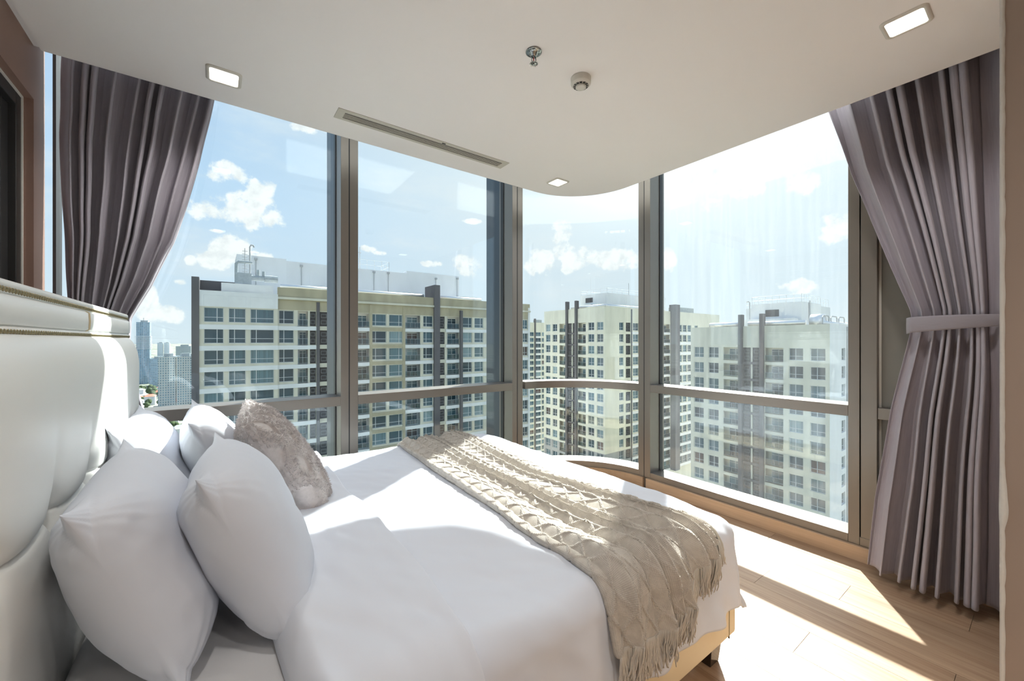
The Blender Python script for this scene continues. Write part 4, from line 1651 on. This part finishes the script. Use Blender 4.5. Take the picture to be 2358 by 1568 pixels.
fa.box('plant_room', 9.6, 31.0, 8.0, 15.0, 8.3, 14.9, 'wall_plain')
fa.box('plant_room', 31.0, 43.0, 8.0, 15.0, 8.3, 15.4, 'wall_plain')
fa.box('plant_room', 2.6, 9.6, 8.0, 15.0, 8.3, 15.2, 'wall_plain')
fa.box('roof_slab', 43.0, 47.0, 7.0, 12.0, 8.3, 10.9, 'machine_grey')
# roof equipment

fa.mesh('duct', MB().tube([(8.0, 1.6, 9.75), (15.6, 1.6, 9.75)], 0.36, 12), 'duct_metal', smooth=True)
fa.mesh('duct', MB().tube([(16.2, 1.6, 9.75), (31.8, 1.6, 9.75)], 0.36, 12), 'duct_metal', smooth=True)
fa.mesh('duct', MB().tube([(35.4, 1.6, 9.75), (44.6, 1.6, 9.75)], 0.36, 12), 'duct_metal', smooth=True)
mq = MB().box(2.2, 2.6, 9.6, 4.3, 4.0, 11.5)
mq.tube([(4.3, 3.2, 10.9), (6.0, 3.2, 10.9)], 0.42, 10)
mq.tube([(6.0, 3.2, 10.9), (7.8, 3.2, 10.9)], 0.55, 10)
mq.tube([(2.4, 3.2, 11.4), (2.4, 3.2, 12.9), (2.7, 3.2, 13.2), (4.4, 3.2, 13.2)], 0.22, 8)
mq.tube([(5.2, 3.2, 11.2), (5.2, 3.2, 12.2)], 0.20, 8)
mq.tube([(5.9, 3.2, 11.2), (5.9, 3.2, 12.0)], 0.20, 8)
fa.mesh('air_handler', mq, 'machine_grey')
mq = MB()
mq.tube([(4.2, 4.6, 11.0), (4.2, 4.6, 15.9), (4.35, 4.6, 16.2), (4.6, 4.6, 16.2), (4.75, 4.6, 15.9)], 0.11, 8)
mq.tube([(3.55, 4.6, 11.5), (3.55, 4.6, 15.6)], 0.06, 6)
for i in range(8):
    mq.tube([(3.2, 4.6, 12.0 + i * 0.45), (3.9, 4.6, 12.0 + i * 0.45)], 0.045, 5)
fa.mesh('vent_mast', mq, 'pipe_grey')
for xx, z1 in ((5.2, 14.6), (11.9, 14.2), (20.9, 14.6), (24.4, 14.4), (27.2, 14.5), (37.4, 14.3), (42.5, 14.8)):
    mm = MB().tube([(xx, 7.9, 9.0), (xx, 7.9, z1)], 0.06, 6)
    mm.box(xx - 0.22, 7.65, z1 - 0.1, xx + 0.22, 7.95, z1 + 0.25)
    fa.mesh('downpipe', mm, 'pipe_grey')
fa.railing([(19.0, 8.6), (27.6, 8.6), (27.6, 13.5)], 14.9, 1.9, 1.4)
fa.mesh('aerial', MB().tube([(22.2, 9.5, 14.9), (22.2, 9.5, 19.3)], 0.06, 6).tube([(21.9, 9.5, 18.2), (22.5, 9.5, 18.2)], 0.04, 5), 'pipe_grey')


# ------------------------------------------------------------------ two sage towers of one design
def sage_front(fc, top, nrows, zroof, zlow=None, low_mat='wall_grey'):
    """front seen left to right: two windows, balcony, fin, plant bay, fin, balcony, two windows"""
    rows = [top - FLOOR_H * k for k in range(nrows)]
    zb0 = rows[-1] - 2.9
    cw = ((0.65, 2.60), (3.55, 5.48), (17.05, 19.05), (20.00, 22.00))
    cb = ((6.40, 9.22), (13.45, 16.24))
    H = []
    for zt in rows:
        for a, b in cw:
            H.append((a, b, zt - 2.0, zt))
        for a, b in cb:
            H.append((a, b, zt - 2.30, zt))
        H.append((9.78, 12.76, zt - 2.55, zt))
    cut = zlow if zlow is not None else zb0
    fc.wall(0, 22.55, cut, zroof, [q for q in H if q[2] > cut], 'wall_sage')
    if zlow is not None:
        fc.wall(0, 22.55, zb0, cut, [q for q in H if q[3] < cut], low_mat, name='lower_wall')
    for i, zt in enumerate(rows):
        for j, (a, b) in enumerate(cw):
            fc.window(a, b, zt - 2.0, zt, 0.52 if j < 2 else 0.45)
        for j, (a, b) in enumerate(cb):
            fc.balcony(a, b, zt - 2.30, zt, 'wall_sage', door=(0.22, 0.97) if j else (0.20, 0.98))
        fc.louvre(9.78, 12.76, zt - 2.55, zt, 2, 'wall_sage')
    for a in (9.24, 12.74):
        fc.box('fin_wall', a, a + 0.62, -0.55, 0.45, zb0, zroof + 2.1, 'wall_dark')
    for zt in rows:
        fc.box('fin_beam', 9.86, 12.74, -0.12, 0.28, zt - 2.55 - 0.42, zt - 2.55, 'wall_dark')
    return rows, zb0


Bd = empty('apartment_tower', (100, 77, GZ), 'pale sage apartment tower seen through the curved corner window', 'building', 'sage apartment towers')
fb = Face(Bd, (76.4, 87.9), 'W')
rowsB, zbB = sage_front(fb, 5.90, 14, 9.65, -26.6)
fs_ = Face(Bd, (76.4, 65.35), 'S')
colsS = [('w', 5.45, 7.15, .5), ('l', 8.05, 9.95, 1), ('w', 10.95, 13.3, .5), ('w', 14.4, 16.4, .5), ('b', 17.2, 19.8), ('w', 20.6, 22.6, .5), ('b', 24.0, 27.9),
         ('w', 32.2, 34.1, .5), ('w', 34.5, 36.6, .5), ('w', 37.1, 39.2, .5), ('w', 41.0, 43.0, .5)]
H = []
for zt in rowsB:
    for c in colsS:
        H.append((c[1], c[2], zt - (2.0 if c[0] == 'w' else 2.3), zt))
fs_.wall(0, 56.2, -26.6, 9.65, [q for q in H if q[2] > -26.6], 'wall_sage')
fs_.wall(0, 56.2, zbB, -26.6, [q for q in H if q[3] < -26.6], 'wall_grey', name='lower_wall')
for zt in rowsB:
    for c in colsS:
        if c[0] == 'w':
            fs_.window(c[1], c[2], zt - 2.0, zt, c[3])
        elif c[0] == 'b':
            fs_.balcony(c[1], c[2], zt - 2.3, zt, 'wall_sage')
        else:
            fs_.louvre(c[1], c[2], zt - 2.3, zt, c[3], 'wall_sage')
    fs_.box('floor_band', 10.5, 27.9, -0.08, 0.25, zt - 2.95, zt - 2.32, 'wall_band')
    fs_.box('floor_band', 31.9, 44.0, -0.08, 0.25, zt - 2.88, zt - 2.15, 'wall_band')
fs_.box('fin_wall', 28.05, 30.3, -1.6, 0.4, zbB, 11.5, 'wall_dark')
fs_.box('pier', 10.1, 10.5, -0.12, 0.2, zbB, 9.4, 'wall_dark')
fs_.box('core', 1.5, 56.0, 1.6, 22.3, GZ, 9.3, 'wall_sage')
fb2 = Face(Bd, (84.0, 80.8), 'W')
fb2.box('plant_room', 0, 9.6, 0, 17.5, 9.3, 14.1, 'wall_plain')
fb2.box('plant_room', 1.5, 5.0, -1.2, 0.2, 9.3, 11.4, 'wall_plain')
fb2.box('plant_room_opening', 2.0, 4.6, -0.12, 0.1, 11.9, 13.2, 'louvre_dark')
fb2.railing([(0.1, 17), (0.1, 0.15), (9.5, 0.15), (9.5, 17)], 14.1, 1.3, 1.9)
fs_.box('plant_room', 27.0, 38.0, 8.0, 18.0, 9.3, 14.8, 'wall_plain')
fs_.railing([(27.2, 8.2), (37.8, 8.2)], 14.8, 1.2, 1.6)
fb.mesh('duct', MB().tube([(10.0, 1.2, 10.0), (22.0, 1.2, 10.0)], 0.38, 12), 'duct_metal', smooth=True)
fs_.mesh('duct', MB().tube([(1.0, 1.2, 10.0), (26.5, 1.2, 10.0)], 0.40, 12), 'duct_metal', smooth=True)
fs_.mesh('cooling_unit', MB().box(35.0, 2.0, 9.3, 44.0, 5.0, 11.3), 'machine_grey')
fs_.mesh('aerial', MB().tube([(17.0, 6, 9.3), (17.0, 6, 17.5)], 0.07, 6), 'pipe_grey')

Dd = empty('apartment_tower', (86, 32, GZ), 'sage apartment tower with roof tank seen through the right window', 'building', 'sage apartment towers')
fd = Face(Dd, (76.4, 43.3), 'W')
rowsD, zbD = sage_front(fd, 0.05, 12, 3.85)
fds = Face(Dd, (76.4, 20.75), 'S')
H = []
for zt in rowsD:
    for a, b in ((5.75, 7.7), (10.6, 12.6)):
        H.append((a, b, zt - 2.0, zt))
fds.wall(0, 20, zbD, 3.85, H, 'wall_plain')
for zt in rowsD:
    for a, b in ((5.75, 7.7), (10.6, 12.6)):
        fds.window(a, b, zt - 2.0, zt, 0.5)
fds.mesh('downpipe', MB().tube([(8.4, -0.1, zbD), (8.4, -0.1, 3.6)], 0.12, 6).tube([(8.7, -0.1, zbD), (8.7, -0.1, 3.6)], 0.10, 6), 'pipe_grey')
fds.box('core', 1.5, 19.8, 1.6, 22.3, GZ, 3.5, 'wall_sage')
fdp = Face(Dd, (86.0, 36.1), 'W')
fdp.box('plant_room', 0, 8.6, 0, 10.2, 3.5, 8.45, 'wall_plain')
fdp.box('plant_room', -1.5, 8.0, -1.6, 0.2, 3.5, 5.4, 'wall_plain')
fdp.box('plant_room_opening', 2.6, 4.9, -0.1, 0.2, 5.9, 7.2, 'louvre_dark')
fdp.railing([(0.1, 10), (0.1, 0.15), (8.5, 0.15), (8.5, 10)], 8.45, 1.45, 1.15)
mm = MB().tube([(-0.25, -0.1, 3.6), (-0.25, -0.1, 8.9), (-0.5, -0.1, 9.1), (-0.8, -0.1, 9.0)], 0.12, 8)
mm.tube([(8.75, 3.5, 5.0), (8.75, 3.5, 8.8)], 0.14, 8)
fdp.mesh('downpipe', mm, 'pipe_grey')
fd.mesh('duct', MB().tube([(3.2, 1.3, 4.25), (8.8, 1.3, 4.25)], 0.42, 14), 'duct_metal', smooth=True)
fd.mesh('duct', MB().tube([(10.2, 1.3, 4.25), (19.0, 1.3, 4.25)], 0.42, 14), 'duct_metal', smooth=True)
mm = MB().tube([(19.4, 2.6, 4.35), (21.2, 2.6, 4.35)], 1.25, 20)
fd.mesh('roof_tank', mm, 'duct_metal', smooth=True)
mm = MB()
for xx in (1.0, 5.0, 9.0):
    mm.tube([(xx, 1.2, 3.6), (xx, 1.2, 5.0), (xx + 0.4, 1.2, 5.3), (xx + 2.6, 1.2, 5.3), (xx + 3.0, 1.2, 5.0), (xx + 3.0, 1.2, 3.6)], 0.09, 7)
fds.mesh('roof_pipes', mm, 'pipe_grey')
fds.mesh('duct', MB().tube([(1.5, 1.5, 4.1), (14, 1.5, 4.1)], 0.45, 12), 'duct_metal', smooth=True)

# further block behind it
Fb = empty('rooftop_building', (118, 42, GZ), 'white rooftop block with railing behind the right sage tower', 'building')
ff = Face(Fb, (108.0, 46.5), 'W')
ff.box('wall', 0, 14.0, 0, 12, GZ, 9.3, 'wall_plain')
ff.box('window', 12.2, 13.6, -0.05, 0.2, 4.0, 6.0, 'louvre_dark')
ff.railing([(0.1, 0.1), (13.9, 0.1), (13.9, 11)], 9.3, 1.8, 1.6)

# slim far tower between the long block and the sage tower
Ed = empty('apartment_tower', (138, 168, GZ), 'slim distant apartment tower between the long block and the sage tower', 'building')
fe = Face(Ed, (126.0, 160.0), 'S')
rowsE = [5.6 - FLOOR_H * k for k in range(24)]
H = []
for zt in rowsE:
    for a, b in ((1.0, 2.7), (3.2, 6.0), (7.2, 10.8), (11.4, 13.0)):
        H.append((a, b, zt - 2.0, zt))
fe.wall(0, 15.0, rowsE[-1] - 3, 10.6, H, 'wall_sage')
for zt in rowsE:
    for (a, b) in ((1.0, 2.7), (3.2, 6.0), (7.2, 10.8), (11.4, 13.0)):
        fe.window(a, b, zt - 2.0, zt, 0.5)
    fe.box('floor_band', 7.0, 11.0, -0.2, 0.2, zt - 2.9, zt - 2.2, 'wall_band')
fe.box('fin_wall', 6.3, 7.0, -0.5, 0.4, rowsE[-1] - 3, 12.6, 'wall_dark')
fe.box('core', 0, 15, 1.2, 14, GZ, 10.2, 'wall_sage')
fe.box('cooling_unit', 9.0, 13.0, 2, 4, 10.6, 12.2, 'machine_grey')

# ------------------------------------------------------------------ distant city seen beside the headboard
gr = MB().box(-9000, -9000, GZ - 1, 12000, 15000, GZ)
tag(obj('ground', gr, 'city_ground'), 'distant city ground far below the windows', None, None, 'structure')


def tower(x0, x1, y0, y1, z1, mat, label, extra=None):
    e = empty('office_tower', ((x0 + x1) / 2, (y0 + y1) / 2, GZ), label, 'building', 'distant city towers')
    obj('shaft', MB().box(x0, y0, GZ, x1, y1, z1), mat, e)
    obj('roof_house', MB().box(x0 + (x1 - x0) * .3, y0 + 4, z1, x1 - (x1 - x0) * .15, y1 - 4, z1 + 4), 'machine_grey', e)
    if extra:
        extra(e)
    return e


def t1_extra(e):
    m = MB()
    for i in range(9):
        z = 10 - i * 3.4
        m.box(-144.5, 1198.5, z, -118.5, 1224, z + 0.9)
    obj('terrace_slabs', m, 'wall_plain', e)
    obj('aerial', MB().tube([(-131, 1210, 40), (-131, 1210, 52)], 0.6, 6), 'pipe_grey', e)


tower(-142, -120, 1200, 1225, 42, 'tower_blue', 'tall blue glass tower with terraced middle floors right of the headboard', t1_extra)
tower(-268, -244, 3000, 3030, -12, 'tower_pale', 'left of two hazy twin towers on the skyline')
tower(-240, -216, 3000, 3030, -12, 'tower_pale', 'right of two hazy twin towers on the skyline')
tower(-88, -56, 1400, 1430, -14, 'tower_teal', 'dark stepped tower beside the end wall of the long block')
tower(-76, -40, 1150, 1180, -33, 'tower_teal', 'lower dark glass block in front of the stepped tower')
tower(-110, -88, 1100, 1130, -36, 'tower_blue', 'squat blue block beside the tall blue tower')
tower(-62, -44, 700, 716, -20, 'tower_teal', 'wide teal residential slab left half in the city view')
tower(-43, -27, 700, 716, -20, 'tower_teal', 'wide teal residential slab right half in the city view')
rr = random.Random(12)
taken = []


def free_spot(y0, y1, rad):
    for _ in range(400):
        y = rr.uniform(y0, y1)
        x = y * rr.uniform(-0.118, -0.036)
        if all((x - a) ** 2 + (y - b) ** 2 > (rad + c) ** 2 for a, b, c in taken) and not (690 < y < 730 and -75 < x < -15):
            taken.append((x, y, rad))
            return x, y
    return None


for i in range(26):
    w, l, h = rr.uniform(9, 19), rr.uniform(9, 17), rr.uniform(6, 14)
    q = free_spot(400, 1040, math.hypot(w, l) / 2 + 1.5)
    if not q:
        continue
    x, y = q
    e = empty('house', (x, y, GZ), 'low city house far below the window beside the headboard', 'house', 'low houses in the distant city')
    obj('wall', MB().box(x - w / 2, y - l / 2, GZ, x + w / 2, y + l / 2, GZ + h), 'wall_plain', e)
    m = MB()
    z0, z1 = GZ + h, GZ + h + 3
    m.add([(x - w / 2 - .6, y - l / 2 - .6, z0), (x + w / 2 + .6, y - l / 2 - .6, z0), (x + w / 2 + .6, y + l / 2 + .6, z0), (x - w / 2 - .6, y + l / 2 + .6, z0), (x - w / 4, y, z1), (x + w / 4, y, z1)],
          [(0, 1, 5, 4), (1, 2, 5), (2, 3, 4, 5), (3, 0, 4), (3, 2, 1, 0)])
    obj('roof', m, 'roof_red' if rr.random() < 0.6 else 'wall_grey', e)
for i in range(40):
    s = rr.uniform(4, 8)
    q = free_spot(390, 1040, s * 1.35)
    if not q:
        continue
    x, y = q
    e = empty('tree', (x, y, GZ), 'green street tree far below the window beside the headboard', 'tree', 'trees in the distant city')
    m = MB()
    for q in range(4):
        cx_, cy_, cz_, r_ = x + rr.uniform(-.5, .5) * s, y + rr.uniform(-.5, .5) * s, GZ + s * rr.uniform(.9, 1.5), s * rr.uniform(.45, .75)
        m.lathe([(0.0, -r_), (r_ * .7, -r_ * .7), (r_, 0), (r_ * .75, r_ * .65), (0.0, r_)], 8, (cx_, cy_, cz_))
    obj('crown', m, 'foliage', e, smooth=True)
    obj('trunk', MB().tube([(x, y, GZ), (x, y, GZ + s)], s * .07, 6), 'wall_dark', e)
